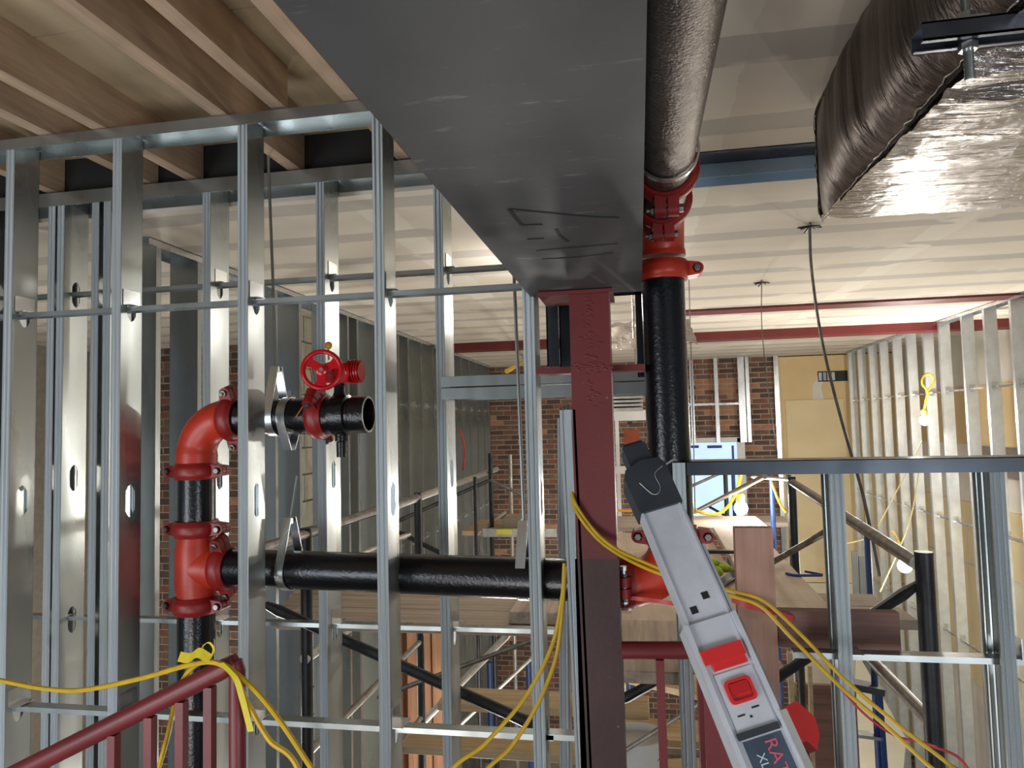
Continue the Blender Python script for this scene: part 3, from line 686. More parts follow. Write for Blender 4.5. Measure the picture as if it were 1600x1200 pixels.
# ------------------------------------------------------------------ insulated duct + strut trapeze
def wrinkled_duct():
    th = Thing('insulated_duct', 'foil-wrapped duct hanging below the ceiling top right', 'duct', (1.2, 1.1, .53))
    x0, x1, y0, y1, z0, z1 = .505, 2.0, .35, 2.06, .538, .86
    def wr(p, k): return noise.noise(Vector(p)*k)
    # long skin: closed rounded section in YZ swept along X
    sec = []; rr = .05
    for cy, cz, a0 in ((y1-rr, z0+rr, -90), (y1-rr, z1-rr, 0), (y0+rr, z1-rr, 90), (y0+rr, z0+rr, 180)):
        for i in range(9): a = R(a0+i*90/8); sec.append((cy+rr*math.cos(a), cz+rr*math.sin(a)))
    dense = []
    for i in range(len(sec)):
        a, b = Vector(sec[i]), Vector(sec[(i+1) % len(sec)]); n = max(1, int((a-b).length/.009))
        dense += [a.lerp(b, k/n) for k in range(n)]
    n = len(dense); m = M(); nx = 150; vs = []
    cy, cz = (y0+y1)/2, (z0+z1)/2
    for i in range(nx+1):
        u = i/nx; x = x0+(x1-x0)*u**1.4; bulge = 1-.03*math.exp(-(x-x0)/.05)
        for k, s_ in enumerate(dense):
            rad = Vector((s_.x-cy, s_.y-cz)); amp = .010+.012*math.exp(-(x-x0)/.25)
            wv = wr((x*1.6, s_.x*13+x*2.0, s_.y*13), 1.6)*amp + wr((x*9, s_.x*9, s_.y*9), 1)*.005 - abs(wr((x*3.5, s_.x*24+4*x, s_.y*24), 1))*.020 + abs(wr((x*6, s_.x*52+9*x, s_.y*52), 1))*.010
            sag = -.022*math.sin(math.pi*min(1, max(0, (s_.x-y0)/(y1-y0)))) if s_.y < z0+.05 else 0
            pp = Vector((cy, cz))+rad*bulge+rad.normalized()*wv
            vs.append(Vector((x, pp.x, pp.y+sag)))
    fs = [(i*n+k, i*n+(k+1) % n, (i+1)*n+(k+1) % n, (i+1)*n+k) for i in range(nx) for k in range(n)]
    m.add(vs, fs); th.part('foil_wrap', m, FOIL, sharp=80)
    # end face: gathered wrap with vertical pleats, slightly domed
    e = M(); ng = 70; vs = []
    for i in range(ng+1):
        for j in range(ng+1):
            a = i/ng*2-1; b = j/ng*2-1
            y = cy+a*(y1-y0)/2*.988; z = cz+b*(z1-z0)/2*.985
            edge = max(abs(a), abs(b)); dome = .06*(1-abs(a)**4)*(1-abs(b)**4)
            pl = .012*wr((0, y*30+z*3, z*2.2), 1)+.007*abs(wr((1, y*60, z*4), 1))
            vs.append(Vector((x0-dome-pl*(1-edge**8)+.012, y, z)))
    fs = [(i*(ng+1)+j, (i+1)*(ng+1)+j, (i+1)*(ng+1)+j+1, i*(ng+1)+j+1) for i in range(ng) for j in range(ng)]
    e.add(vs, fs); th.part('end_wrap', e, FOILEND, 'pleated end of the wrap, dark reflection in its colour', sharp=80)
    # taped seam round the end
    tp = []
    for k in range(0, n, 2):
        s_ = dense[k]; rad = Vector((s_.x-cy, s_.y-cz)); pp = Vector((cy, cz))+rad*.975
        tp.append(Vector((x0+.004+.006*wr((k*.7, 0, 0), 1), pp.x+.006*wr((0, k*.9, 0), 1), pp.y+.006*wr((0, 0, k*.8), 1))))
    tp.append(tp[0]); th.part('tape_band', M().tube(tp, [.0015+.005*abs(wr((i*.6, 1, 1), 1)) for i in range(len(tp))], 6, False), FOIL, sharp=80)
wrinkled_duct()
st = Thing('trapeze_hanger', 'slotted galvanised strut and threaded rod carrying the foil duct', 'duct hanger', (.9, 1.02, .45))
sx, sy, szz = .392, 1.021, .502
m = M().box((sx, sy-.0205, szz+.0225), (2.2, sy+.0205, szz+.025)).box((sx, sy-.0205, szz), (2.2, sy-.018, szz+.025)).box((sx, sy+.018, szz), (2.2, sy+.0205, szz+.025))
m.box((sx, sy-.0205, szz), (2.2, sy-.011, szz+.0025)).box((sx, sy+.011, szz), (2.2, sy+.0205, szz+.0025))
st.part('strut_channel', m, metal('strut_steel', (96, 100, 110), .3, .85, .1, .1))
pr = aZ(1466, 120, szz)
st.part('threaded_rod', M().lathe([(.0001, -.052)]+[((.0058)+(.0009 if i % 2 else 0), -.052+i*.0035) for i in range(115)]+[(.0001, .36)], (pr.x, sy, szz), (0, 0, 1), 12), GALV)
st.part('hex_nut', M().lathe([(.0001, -.011), (.012, -.011), (.012, -.001), (.0001, -.001)], (pr.x, sy, szz), (0, 0, 1), 6), BRIGHT)
st.part('square_washer', M().box((pr.x-.02, sy-.02, szz+.0252), (pr.x+.02, sy+.02, szz+.0285)), BRIGHT)
st.part('hex_nut', M().lathe([(.0001, .029), (.012, .029), (.012, .040), (.0001, .040)], (pr.x, sy, szz), (0, 0, 1), 6), BRIGHT)
for k in range(10): st.part('slot', M().prism([(.017*math.cos(R(a))+(.012 if math.cos(R(a)) > 0 else -.012), .007*math.sin(R(a))) for a in range(0, 360, 20)], (pr.x+.075+k*.075, sy, szz+.0219), (1, 0, 0), (0, 1, 0), (0, 0, 1), 0, .0004), INK_SLOT_BLACK)

# ------------------------------------------------------------------ scaffold tower
def scaf_tube(th, name, p, q, r=.0215, mat=SCAF, label=None): return th.part(name, M().tube([p, q], r, 14), mat, label)
XR, XL = .895, -1.36
sc = Thing('scaffold_tower', 'steel scaffold tower in front, carrying the plank deck', 'scaffold', (-.2, 3.2, FLOOR+.02))
p1 = aY(1443, 862, 2.34); p2 = aY(1237, 745, 4.25)
post = M().tube([(p1.x, 2.34, FLOOR+.02), (p1.x, 2.34, p1.z)], .026, 16); sc.part('post', post, SCAF_DARK, 'dark rusty end post')
post = M().tube([(p2.x, 4.25, FLOOR+.02), (p2.x, 4.25, p2.z)], .0215, 14); sc.part('post', post, SCAF_DARK)
sc.part('top_rail', M().tube([(p1.x-.02, 2.34, p1.z-.035), (p2.x, 4.25, p2.z-.03)], .0215, 14), SCAF)
scaf_tube(sc, 'bearer', (p1.x, 2.34, -.92), (p2.x, 4.25, -.92))
sc.part('top_rail', M().tube([(XL, 2.25, -.425), (XL, 4.2, -.425)], .0215, 14), SCAF)
scaf_tube(sc, 'bearer', (XL, 2.7, -.92), (XL, 4.2, -.92), mat=SCAF_LIGHT)
for y in (2.72, 4.2): scaf_tube(sc, 'post', (XL, y, FLOOR+.02), (XL, y, -.40), .024, SCAF_DARK)
def flatbrace(th, pa, pb, mat=SCAF_DARK, r=.013, name='cross_brace'):
    pa, pb = Vector(pa), Vector(pb); d = (pb-pa).normalized()
    m = M().tube([pa, pa+d*.06, pa+d*.10, pb-d*.10, pb-d*.06, pb], [r*.7, r*1.1, r, r, r*1.1, r*.7], 10)
    return th.part(name, m, mat)
flatbrace(sc, aY(415, 945, 2.5), aY(850, 1140, 2.5), r=.020)
flatbrace(sc, aY(1436, 912, 2.36), aY(1160, 1095, 2.6), r=.017)
flatbrace(sc, aY(590, 1090, 3.9), aY(860, 990, 3.9), SCAF, .013)
flatbrace(sc, aY(960, 1100, 2.7), aY(1110, 1018, 2.7), r=.018)
flatbrace(sc, aY(1195, 885, 4.1), aY(1300, 826, 3.6), SCAF, .016)
flatbrace(sc, aY(940, 1195, 3.5), aY(1100, 1095, 3.6), SCAF_LIGHT, .011)
flatbrace(sc, aY(640, 835, 4.1), aY(470, 905, 3.2), SCAF_LIGHT, .016)
flatbrace(sc, aY(1300, 900, 3.9), aY(1360, 1010, 4.0), r=.016)
for (y, z) in ((2.72, -1.9), (4.2, -1.9)): scaf_tube(sc, 'ledger', (XL, y, z), (p2.x if y > 4 else p1.x, y if y > 4 else 2.5, z), .018, SCAF)
for k in range(5): scaf_tube(sc, 'rung', (XL, 2.72, -1.3-.45*k), (XL, 4.2, -1.3-.45*k), .016, SCAF_LIGHT)
# far tower
s2 = Thing('scaffold_tower', 'far scaffold tower with blue posts beyond the deck', 'scaffold', (.2, 6, FLOOR+.02))
def post_px(th, px, ptop, y, r=.021, mat=BLUE, label=None):
    a = aY(px, ptop, y); scaf_tube(th, 'post', (a.x, y, FLOOR+.02), (a.x, y, a.z), r, mat, label)
post_px(s2, 1354, 828, 4.9, .02); post_px(s2, 1205, 744, 6.2, .02); post_px(s2, 1232, 742, 6.0, .02, SCAF_DARK)
post_px(s2, 243, 760, 4.2, .02); post_px(s2, 766, 708, 6.2, .02, SCAF_DARK); post_px(s2, 742, 745, 5.5, .014, SCAF_DARK); post_px(s2, 797, 710, 7.3, .02, SCAF_LIGHT)
scaf_tube(s2, 'guard_rail', aX(600, 797, -1.37), aX(776, 733, -1.37), .024, SCAF_LIGHT)
scaf_tube(s2, 'guard_rail', aY(1195, 744, 5.2), aY(1085, 800, 7.5), .02, SCAF_LIGHT)
flatbrace(s2, aY(620, 815, 5), aY(766, 750, 6), r=.015); flatbrace(s2, aY(766, 750, 6), aY(840, 785, 6), SCAF, .015)
flatbrace(s2, aY(1075, 762, 7), aY(1135, 735, 7), SCAF, .014); flatbrace(s2, aY(1175, 745, 6.2), aY(1240, 750, 5.4), SCAF_LIGHT, .014)
flatbrace(s2, aY(1105, 790, 7.5), aY(1150, 815, 7), r=.013); flatbrace(s2, aY(430, 865, 4.6), aY(640, 960, 4.6), r=.015)
flatbrace(s2, aY(620, 830, 5), aY(700, 870, 5), r=.018)
post_px(s2, 960+8, 820, 7.0, .018, SCAF_LIGHT); post_px(s2, 1133, 735, 7.6, .022, SCAF_DARK); post_px(s2, 1145, 738, 8.0, .018, BLUE)
for px, y in ((765, 6.1), (826, 6.1), (985, 5.2)): post_px(s2, px, 1035, y, .024, BLUE)
flatbrace(s2, aY(690, 1160, 5), aY(850, 1010, 5), SCAF_LIGHT, .013)
flatbrace(s2, aY(640, 1150, 4.4), aY(800, 985, 4.4), SCAF_LIGHT, .022)
b0 = aY(762, 832, 6.0)
s2.part('platform_edge', M().bar(aY(755, 832, 6.0), aY(870, 832, 6.0), .04, .07), SCAF_LIGHT)
s2.part('sticker', M().obox(aY(788, 831, 5.97), (1, 0, 0), (0, 1, 0), (0, 0, 1), (-.07, .07), (0, .003), (-.022, .022)), STICKER)
flatbrace(s2, aY(745, 835, 5.9), aY(790, 800, 6.6), SCAF_LIGHT, .016)

# planks
def plank(label, x0, x1, y0, y1, z, th=.042, mat=PLANK_X, name='scaffold_plank', g_='scaffold planks', rot=0, cat='plank'):
    m = M().box((x0, y0, z-th), (x1, y1, z))
    m.v = [Vector((v.x, v.y, v.z)) for v in m.v]
    if rot:
        c = Vector(((x0+x1)/2, (y0+y1)/2, 0)); R_ = Matrix.Rotation(R(rot), 3, 'Z'); m.v = [R_ @ (v-c)+c for v in m.v]
    # slight bevel
    me = solo(name, label, cat, m, mat, g_)
    bv = me.o.modifiers.new('bevel', 'BEVEL'); bv.width = .004; bv.segments = 1
    return me
DZ = -.853
plank('front plank of the left scaffold deck, nearest the pipe', -1.66, -.10, 3.00, 3.235, DZ)
plank('middle plank of the left scaffold deck', -1.78, -.06, 3.24, 3.475, DZ)
plank('rear plank of the left scaffold deck', -1.84, -.08, 3.48, 3.70, DZ)
plank('thick short plank lying across the left deck near the column', -.58, -.14, 3.02, 3.60, DZ+.055, .052, PLANK_Y)
plank('front crossing plank whose end sticks out toward the dark post', .50, 1.12, 3.245, 3.46, DZ)
plank('rear crossing plank beside the blue post', .50, 1.08, 3.465, 3.70, DZ)
plank('wide dusty plank running away on the right of the deck', .50, .80, 2.80, 5.6, DZ+.043, .04, DUSTY_Y, rot=-1)
plank('dusty plank end seen left of the rightmost long plank', .26, .485, 2.95, 5.4, DZ-.008, .045, DUSTY_Y)
plank('broad pale sheet forming the middle of the deck', -.32, .25, 2.9, 5.6, DZ, .02, DUSTY_Y, 'plywood_sheet', None, 0, 'board')
plank('far cross board at the back edge of the deck', -.45, .95, 5.65, 6.35, DZ+.03, .03, PLANK_X)
plank('pale short plank lying askew behind the ladder', .02, .22, 4.0, 5.0, DZ+.05, .045, LIGHTWOOD, rot=-14)
plank('thick plank close behind the red railing, dropping to lower deck', -.16, .13, 2.35, 2.95, -.80, .04, PLANK_Y)
plank('upper pale plank of the lower scaffold level', -1.2, .0, 4.0, 4.25, -1.58, .045, LIGHTWOOD)
plank('lower pale plank of the lower scaffold level', -1.4, .0, 3.8, 4.08, -1.74, .045, LIGHTWOOD)
plank('plank under the railing on the lower level, running sideways', -.15, .7, 4.3, 4.6, -1.85, .045, LIGHTWOOD)
plank('slanted plank under the railing on the lower level', -.1, .55, 4.7, 5.0, -1.70, .045, LIGHTWOOD, rot=-28)
plank('plank at the bottom below the railing', -.3, .4, 3.7, 3.95, -1.80, .045, LIGHTWOOD, rot=12)
plank('short plank on the far sticker-marked platform', -1.55, -.95, 6.0, 6.7, -.90, .045, LIGHTWOOD)
plank('small wood block on top of the far platform plank', -1.20, -.95, 6.05, 6.35, -.80, .09, PLANK_X, 'wood_block', None, 0, 'block')
plank('far trestle boards under the window', .4, 1.6, 8.3, 8.9, -1.15, .06, LIGHTWOOD, rot=4)
plank('second far board near the window sill', .3, 1.5, 7.6, 8.1, -1.05, .05, PLANK_X)
plank('grey board on far left of the work lamp', -.35, .35, 6.9, 7.3, -.95, .04, PLANK_X)

# timber post and guard board tied with tape
solo('timber_post', 'upright pinkish timber post with bright top edge right of ladder', 'post', M().box((.240, 1.97, -3.2), (.337, 2.008, -.287)), PINE_Z)
solo('timber_board', 'dark horizontal timber board behind the yellow cords', 'board', M().box((.340, 1.985, -.60), (.64, 2.02, -.505)), PINE_X)
solo('tape_strip', 'red caution tape strip wrapped across the timber post', 'tape', M().ribbon(spline([aY(1143, 936, 1.95), aY(1165, 945, 1.93), aY(1195, 953, 1.93), aY(1212, 957, 1.96), aY(1240, 968, 1.98)], 6), .016, (0, .1, 1)), REDTAPE)
solo('tape_strip', 'long red tape strip under the lower pipe elbow', 'tape', M().ribbon(spline([aY(962, 932, 1.86), aY(1000, 936, 1.84), aY(1060, 945, 1.8), aY(1140, 968, 1.9), aY(1150, 968, 1.93)], 6), .010, (0, .1, 1)), REDTAPE)

# ------------------------------------------------------------------ railings
rl = Thing('stair_railing', 'maroon sloping stair railing at bottom left', 'railing', (-1.1, 1.4, -1.6))
pts = [aY(30, 1206, 1.40), aY(200, 1121, 1.40), aY(335, 1053, 1.40), aY(355, 1043, 1.4)]
pa = aY(30, 1206, 1.40); pb = aY(352, 1044, 1.40); pc = aY(371, 1040, 1.40)
rl.part('handrail', M().tube([pa-(pb-pa)*.4, pa, pb, pb+(pb-pa)*.035+Vector((0, 0, .002)), pc+Vector((0, 0, -.01))], [.021, .021, .021, .020, .012], 18), PRIMER_RAIL)
rl.part('newel_post', M().tube([(pc.x, 1.40, -1.7), (pc.x, 1.40, pc.z-.01), (pc.x-.002, 1.4, pc.z+.012)], [.0175, .0175, .012], 16), PRIMER_RAIL)
for px, top in ((178, 1140), (235, 1112), (284, 1088), (328, 1065)):
    a = aY(px, top, 1.40); rl.part('baluster', M().box((a.x-.0095, 1.39, -1.7), (a.x+.0095, 1.41, a.z-.01)), PRIMER_RAIL)
rr = Thing('stair_railing', 'maroon level railing joined to the red column', 'railing', (.05, 1.78, -1.6))
ra = aY(972, 1016, 1.78); rb = aY(1082, 1016, 1.78)
rr.part('handrail', M().tube([ra, rb, rb+Vector((.018, 0, -.006)), rb+Vector((.028, 0, -.03))], [.021, .021, .020, .019], 18), PRIMER_RAIL)
rr.part('newel_post', M().box((rb.x+.008, 1.76, -1.9), (rb.x+.048, 1.80, rb.z-.01)), PRIMER_RAIL)
a = aY(1031, 1030, 1.78); rr.part('baluster', M().box((a.x-.010, 1.77, -1.9), (a.x+.010, 1.79, a.z)), PRIMER_RAIL)
a = aY(972, 1060, 1.78)
rr.part('sloping_rail', M().tube([Vector((rb.x+.03, 1.76, rb.z-.02)), aY(1215, 1290, 1.15)], [.022, .021], 18), PRIMER_RAIL)
a = rb+Vector((.03, 0, 0)); rr.part('stringer_plate', M().prism([(0, -.02), (.03, -.05), (.19, -.36), (.19, -1.2), (0, -1.2)], (a.x-.012, 1.72, a.z), (1, 0, 0), (0, 0, 1), (0, 1, 0), 0, .01), PRIMER_RAIL)

# ------------------------------------------------------------------ folding ladder
P1 = aY(1016, 757, 1.36); P2 = aY(1204, 1195, 1.14)
dz = (P2-P1).normalized(); wx = Vector((1, .10, 0)); wx = (wx-dz*wx.dot(dz)).normalized(); ny = dz.cross(wx).normalized()
if ny.y > 0: ny = -ny
# dz down the rail, wx across, ny towards the viewer
ld = Thing('folding_ladder', 'aluminium folding ladder with black cap and red locks leaning in front', 'ladder', P2+dz*.9)
Lr = (P2-P1).length
px_in = .034
inner = M().obox(P1, wx, ny, dz, (-px_in, px_in), (-.035, 0), (.045, .60)); 
inner.obox(P1, wx, ny, dz, (-px_in-.004, -px_in), (-.035, .004), (.045, .62)).obox(P1, wx, ny, dz, (px_in, px_in+.004), (-.035, .004), (.045, .62))
inner.obox(P1, wx, ny, dz, (px_in+.004, px_in+.012), (-.035, -.012), (.06, .62)).obox(P1, wx, ny, dz, (px_in+.013, px_in+.020), (-.04, -.018), (.13, .62))
ir = ld.part('inner_rail', inner, ALU)
ld.part('slot_line', M().obox(P1, wx, ny, dz, (px_in+.0122, px_in+.0132), (-.03, -.012), (.12, .44)), INK_SLOT_BLACK, parent=ir)
for (a, b) in ((-.016, .240), (.012, .222)):
    ld.part('square_slot', M().obox(P1, wx, ny, dz, (a-.006, a+.006), (.0002, .0008), (b-.006, b+.006)), INK_SLOT_BLACK, parent=ir)
# outer rail from .285 down
s0 = .262
ou = M().obox(P1, wx, ny, dz, (-px_in-.008, px_in+.008), (-.002, .006), (s0, s0+.75))
ou.obox(P1, wx, ny, dz, (-px_in-.012, -px_in-.004), (-.045, .012), (s0, s0+.80)).obox(P1, wx, ny, dz, (px_in+.004, px_in+.012), (-.045, .012), (s0, s0+.80))
orl = ld.part('outer_rail', ou, ALU)
sd = M().obox(P1, wx, ny, dz, (px_in+.013, px_in+.018), (-.14, .004), (s0+.01, s0+.80)); 
for k in range(3): sd.obox(P1, wx, ny, dz, (px_in+.018, px_in+.022), (-.03-.03*k, -.022-.03*k), (s0+.02, s0+.80))
ld.part('side_web', sd, ALU_SIDE, 'dull brownish side web')
ld.part('edge_strip', M().obox(P1, wx, ny, dz, (px_in+.010, px_in+.020), (.004, .016), (s0+.16, s0+.80)), BRIGHT, parent=orl)
# cap
cap = M()
capo = [(-px_in-.006, .052), (-px_in-.010, -.020), (-px_in-.002, -.038), (0, -.050), (px_in, -.046), (px_in+.008, -.030), (px_in+.008, .052)]
cap.prism(capo, P1, wx, dz, ny, -.045, .008); ld.part('top_cap', cap, BLACK)
ld.part('top_knob', M().obox(P1-dz*.045, wx, ny, dz, (-.022, .024), (-.04, .0), (-.045, .004)).obox(P1-dz*.045, wx, ny, dz, (-.018, .020), (-.036, -.004), (-.052, -.045)), BLACK)
cl = M(); 
sc_pts = [P1+wx*x+dz*z+ny*.0086 for x, z in ((-.020, -.005), (-.006, .022), (.006, .024), (.014, .012), (.014, -.014), (.034, -.026))]
ld.part('cap_seam', M().tube(spline(sc_pts, 6), .0008, 5), SCAF_LIGHT)
ld.part('rivet_pin', M().tube([P1+wx*.040+dz*-.03, P1+wx*.062+dz*-.036], .0025, 8), BRIGHT)
# red locks
ld.part('sliding_lock', M().obox(P1, wx, ny, dz, (-px_in-.004, px_in-.002), (.006, .016), (s0+.046, s0+.068)).obox(P1, wx, ny, dz, (-px_in+.008, px_in-.004), (.006, .013), (s0+.068, s0+.080)), REDPLASTIC, 'red sliding catch')
o = P1+dz*(s0+.116); fr = M(); rp_ = []
def rrect(hx_, hy_, r_):
    out = []
    for cx, cy, a0 in ((hx_-r_, hy_-r_, 0), (-hx_+r_, hy_-r_, 90), (-hx_+r_, -hy_+r_, 180), (hx_-r_, -hy_+r_, 270)):
        for i in range(6): a = R(a0+i*18); out.append((cx+r_*math.cos(a), cy+r_*math.sin(a)))
    return out
oo, ii = rrect(.022, .018, .007), rrect(.017, .0135, .005); n = len(oo); vs = []
for z, ring in ((.006, oo), (.014, oo), (.014, ii), (.0092, ii)): vs += [o+wx*x+dz*y+ny*z for x, y in ring]
fr.add(vs, [(i*n+k, i*n+(k+1) % n, (i+1)*n+(k+1) % n, (i+1)*n+k) for i in range(3) for k in range(n)]+[tuple(range(3*n, 4*n))])
hm = ld.part('lock_bezel', fr, REDPLASTIC, 'red recessed release handle')
ld.part('release_bar', M().obox(o, wx, ny, dz, (-.016, .016), (.0095, .013), (-.012, .004)), RED_WHEEL, parent=hm)
ld.part('latch_plate', M().obox(P1, wx, ny, dz, (-px_in+.004, px_in-.001), (.006, .0085), (s0+.085, s0+.172)), ALU_SIDE if False else ALU)
for (a, b, c, d) in ((-.014, .150, .006, .0012), (.012, .144, .006, .0012), (.0, .155, .0018, .0018)):
    ld.part('plate_slot', M().obox(P1, wx, ny, dz, (a-c, a+c), (.0086, .0092), (s0+b-d, s0+b+d)), INK_SLOT_BLACK)
ld.part('plate_edge', M().obox(P1, wx, ny, dz, (-px_in+.002, px_in), (.006, .013), (s0+.172, s0+.182)), BLACK)
lb = ld.part('brand_strip', M().obox(P1, wx, ny, dz, (-px_in+.006, px_in), (.006, .0072), (s0+.185, s0+.60)), LABELDK, 'dark sticker with pink lettering')
def letters(txt, off, start, size, mat, name):
    cu = bpy.data.curves.new(name, 'FONT'); cu.body = txt; cu.size = size; cu.extrude = .0003; cu.align_y = 'CENTER'
    tmp = bpy.data.objects.new('tmp', cu); me = bpy.data.meshes.new_from_object(tmp); bpy.data.objects.remove(tmp)
    me.materials.clear(); me.materials.append(mat)
    org = P1+wx*off+dz*start+ny*.0076
    bx_, by_ = dz, wx                          # reads down the rail
    Mx = Matrix((bx_, (-by_ if bx_.cross(by_).dot(ny) < 0 else by_), ny)).transposed().to_4x4()
    o_ = bpy.data.objects.new(name, me); COL.objects.link(o_); o_.parent = lb.o
    o_.matrix_local = Matrix.Translation(org-lb.loc) @ Mx
letters('RATCH', .012, s0+.190, .027, CHALK, 'lettering'); letters('XLLE', -.010, s0+.205, .018, CHALKW, 'lettering')
# flared red foot lock at the right side
ql = P1+dz*(s0+.186)
ld.part('side_lock', M().prism([(0, -.030), (.026, -.034), (.042, -.004), (.036, .020), (.022, .038), (.014, .022), (0, .016)], ql+wx*(px_in+.022), wx, dz, ny, -.05, -.01), REDPLASTIC, 'red flared side lock')
# second leg of ladder behind
ld.part('rear_rail', M().obox(P1, wx, ny, dz, (px_in+.02, px_in+.062), (-.15, -.142), (s0+.03, s0+.85)), ALU_SIDE)

# ------------------------------------------------------------------ cords and tapes
def cord(name, label, pts, r=.0045, mat=YELLOW, grp=None, cat='cord', n=10):
    if name == 'extension_cord' and pts[-1].z < -.6 and pts[-1].y < 3: pts = pts+[pts[-1]+(pts[-1]-pts[-2])*.6+Vector((0, 0, -.25)), pts[-1]+(pts[-1]-pts[-2])*.7+Vector((0, 0, -1.3))]
    return solo(name, label, cat, M().tube(spline(pts, n), r, 8), mat, grp)
cord('extension_cord', 'upper yellow cord draped across the red column to the ladder', [aY(893, 745, 1.84), aY(897, 782, 1.79), aY(925, 825, 1.785), aY(960, 856, 1.76), aY(1010, 880, 1.70), aY(1055, 898, 1.66)])
cord('extension_cord', 'lower yellow cord draped across the red column to the ladder', [aY(893, 752, 1.83), aY(899, 795, 1.785), aY(930, 838, 1.78), aY(965, 865, 1.75), aY(1010, 888, 1.69), aY(1060, 906, 1.65)])
cord('extension_cord', 'upper yellow cord sloping down right across the stud', [aY(1098, 912, 1.80), aY(1150, 925, 1.84), aY(1195, 940, 1.83), aY(1250, 990, 1.80), aY(1320, 1062, 1.76), aY(1400, 1130, 1.72), aY(1480, 1192, 1.68), aY(1560, 1260, 1.6)])
cord('extension_cord', 'lower yellow cord sloping down right across the stud', [aY(1098, 920, 1.80), aY(1150, 933, 1.83), aY(1192, 950, 1.82), aY(1240, 1000, 1.79), aY(1310, 1070, 1.75), aY(1385, 1135, 1.71), aY(1450, 1195, 1.67), aY(1530, 1270, 1.6)])
cord('extension_cord', 'thin red cord hanging below the two sloping yellow cords', [aY(1262, 1020, 1.84), aY(1300, 1060, 1.82), aY(1350, 1115, 1.8), aY(1400, 1150, 1.78), aY(1455, 1165, 1.75), aY(1520, 1215, 1.7)], .003, REDTAPE)
cord('extension_cord', 'outer yellow cord curving down to the left from the column', [aY(882, 880, 1.83), aY(878, 935, 1.82), aY(862, 1010, 1.80), aY(820, 1090, 1.77), aY(760, 1160, 1.73), aY(690, 1230, 1.7)], .0052)
cord('extension_cord', 'inner yellow cord curving down beside the cut stud', [aY(884, 885, 1.83), aY(878, 960, 1.815), aY(868, 1030, 1.80), aY(840, 1100, 1.77), aY(800, 1165, 1.74), aY(740, 1240, 1.7)], .0052)
cord('extension_cord', 'long yellow cord sagging across the left studs', [aY(-60, 1050, 1.5), aY(0, 1063, 1.5), aY(70, 1076, 1.48), aY(130, 1078, 1.46), aY(220, 1060, 1.42), aY(300, 1038, 1.375), aY(345, 1038, 1.37), aY(395, 1075, 1.37), aY(440, 1130, 1.37), aY(490, 1205, 1.37), aY(530, 1260, 1.37)], .0055)
cord('extension_cord', 'second yellow cord passing over the railing end', [aY(248, 1200, 1.46), aY(262, 1150, 1.45), aY(280, 1075, 1.43), aY(312, 1036, 1.38), aY(360, 1045, 1.365), aY(385, 1095, 1.36), aY(420, 1155, 1.36), aY(470, 1215, 1.36)], .0055)
tk = Thing('caution_tape', 'knotted yellow caution tape tied on the railing top', 'tape', aY(320, 1035, 1.36))
tk.part('knot_loop', M().ribbon(spline([aY(322, 1030, 1.36), aY(316, 1012, 1.36), aY(326, 1004, 1.355), aY(334, 1014, 1.355), aY(328, 1030, 1.36)], 6), .012, (.6, -.5, .3)), TAPE)
tk.part('tape_flap', M().ribbon(spline([aY(328, 1030, 1.355), aY(310, 1020, 1.35), aY(296, 1028, 1.36), aY(280, 1026, 1.36)], 6), .020, (.1, .5, 1)), TAPE)
tk.part('tape_tail', M().ribbon(spline([aY(345, 1036, 1.355), aY(368, 1060, 1.35), aY(378, 1090, 1.35), aY(386, 1120, 1.35), aY(392, 1143, 1.35)], 6), .012, (1, .3, .1)), TAPE)
cord('hanging_wire', 'long grey wire hanging from the ceiling down to the dark sill', [aZ(1265, 352, CZ), aY(1268, 420, 3.30), aY(1282, 520, 3.25), aY(1305, 620, 3.2), aY(1332, 716, 3.15), aY(1350, 780, 3.1), aY(1375, 900, 3.1)], .0065, SCAF, 'wires dangling from the ceiling', 'wire')
cord('hanging_wire', 'thin wire dangling in the middle of the right ceiling', [aZ(1190, 440, CZ), aY(1191, 520, 4.6), aY(1204, 640, 4.6), aY(1215, 710, 4.6)], .003, SCAF, 'wires dangling from the ceiling', 'wire')
cord('hanging_wire', 'thin wire dangling close beside the black riser', [aZ(1076, 425, CZ), aY(1080, 560, 4.2), aY(1084, 700, 4.2), aY(1086, 800, 4.2)], .003, SCAF, 'wires dangling from the ceiling', 'wire')
for px, py, lab in ((1265, 352, 'wire knot on the ceiling above the long grey wire'), (1190, 440, 'wire knot on the ceiling above the middle thin wire')):
    c = aZ(px, py, CZ); m = M()
    for k in range(7):
        a = 2*math.pi*k/7; m.tube([c+Vector((0, 0, -.004)), c+Vector((.05*math.cos(a), .06*math.sin(a), -.012+.01*math.sin(3*a)))], .004, 5)
    solo('wire_anchor', lab, 'anchor', m, SCAF_DARK)
cord('extension_cord', 'yellow cord coiled near the glowing work lamp', [aY(1160, 735, 6.6), aY(1148, 775, 6.6), aY(1128, 800, 6.5), aY(1105, 803, 6.4), aY(1080, 795, 6.4)], .014, YELLOW)
cord('extension_cord', 'short yellow cord on far frame right of the lamp', [aY(1205, 752, 6.0), aY(1218, 785, 6.0), aY(1228, 800, 6.0)], .010, YELLOW)
cord('extension_cord', 'thin orange cord lying across the far planks', [aY(958, 797, 7), aY(985, 798, 7), aY(1005, 792, 7)], .012, ORANGE)
cord('blue_strap', 'blue strap lying on the long dusty plank', [aZ(1228, 896, DZ+.05), aZ(1245, 899, DZ+.05), aZ(1285, 899, DZ+.05)], .007, BLUETAPE, None, 'strap')
cord('blue_strap', 'small blue strip beside the strap on the plank', [aZ(1258, 893, DZ+.05), aZ(1285, 898, DZ+.05)], .006, BLUETAPE, None, 'strap')
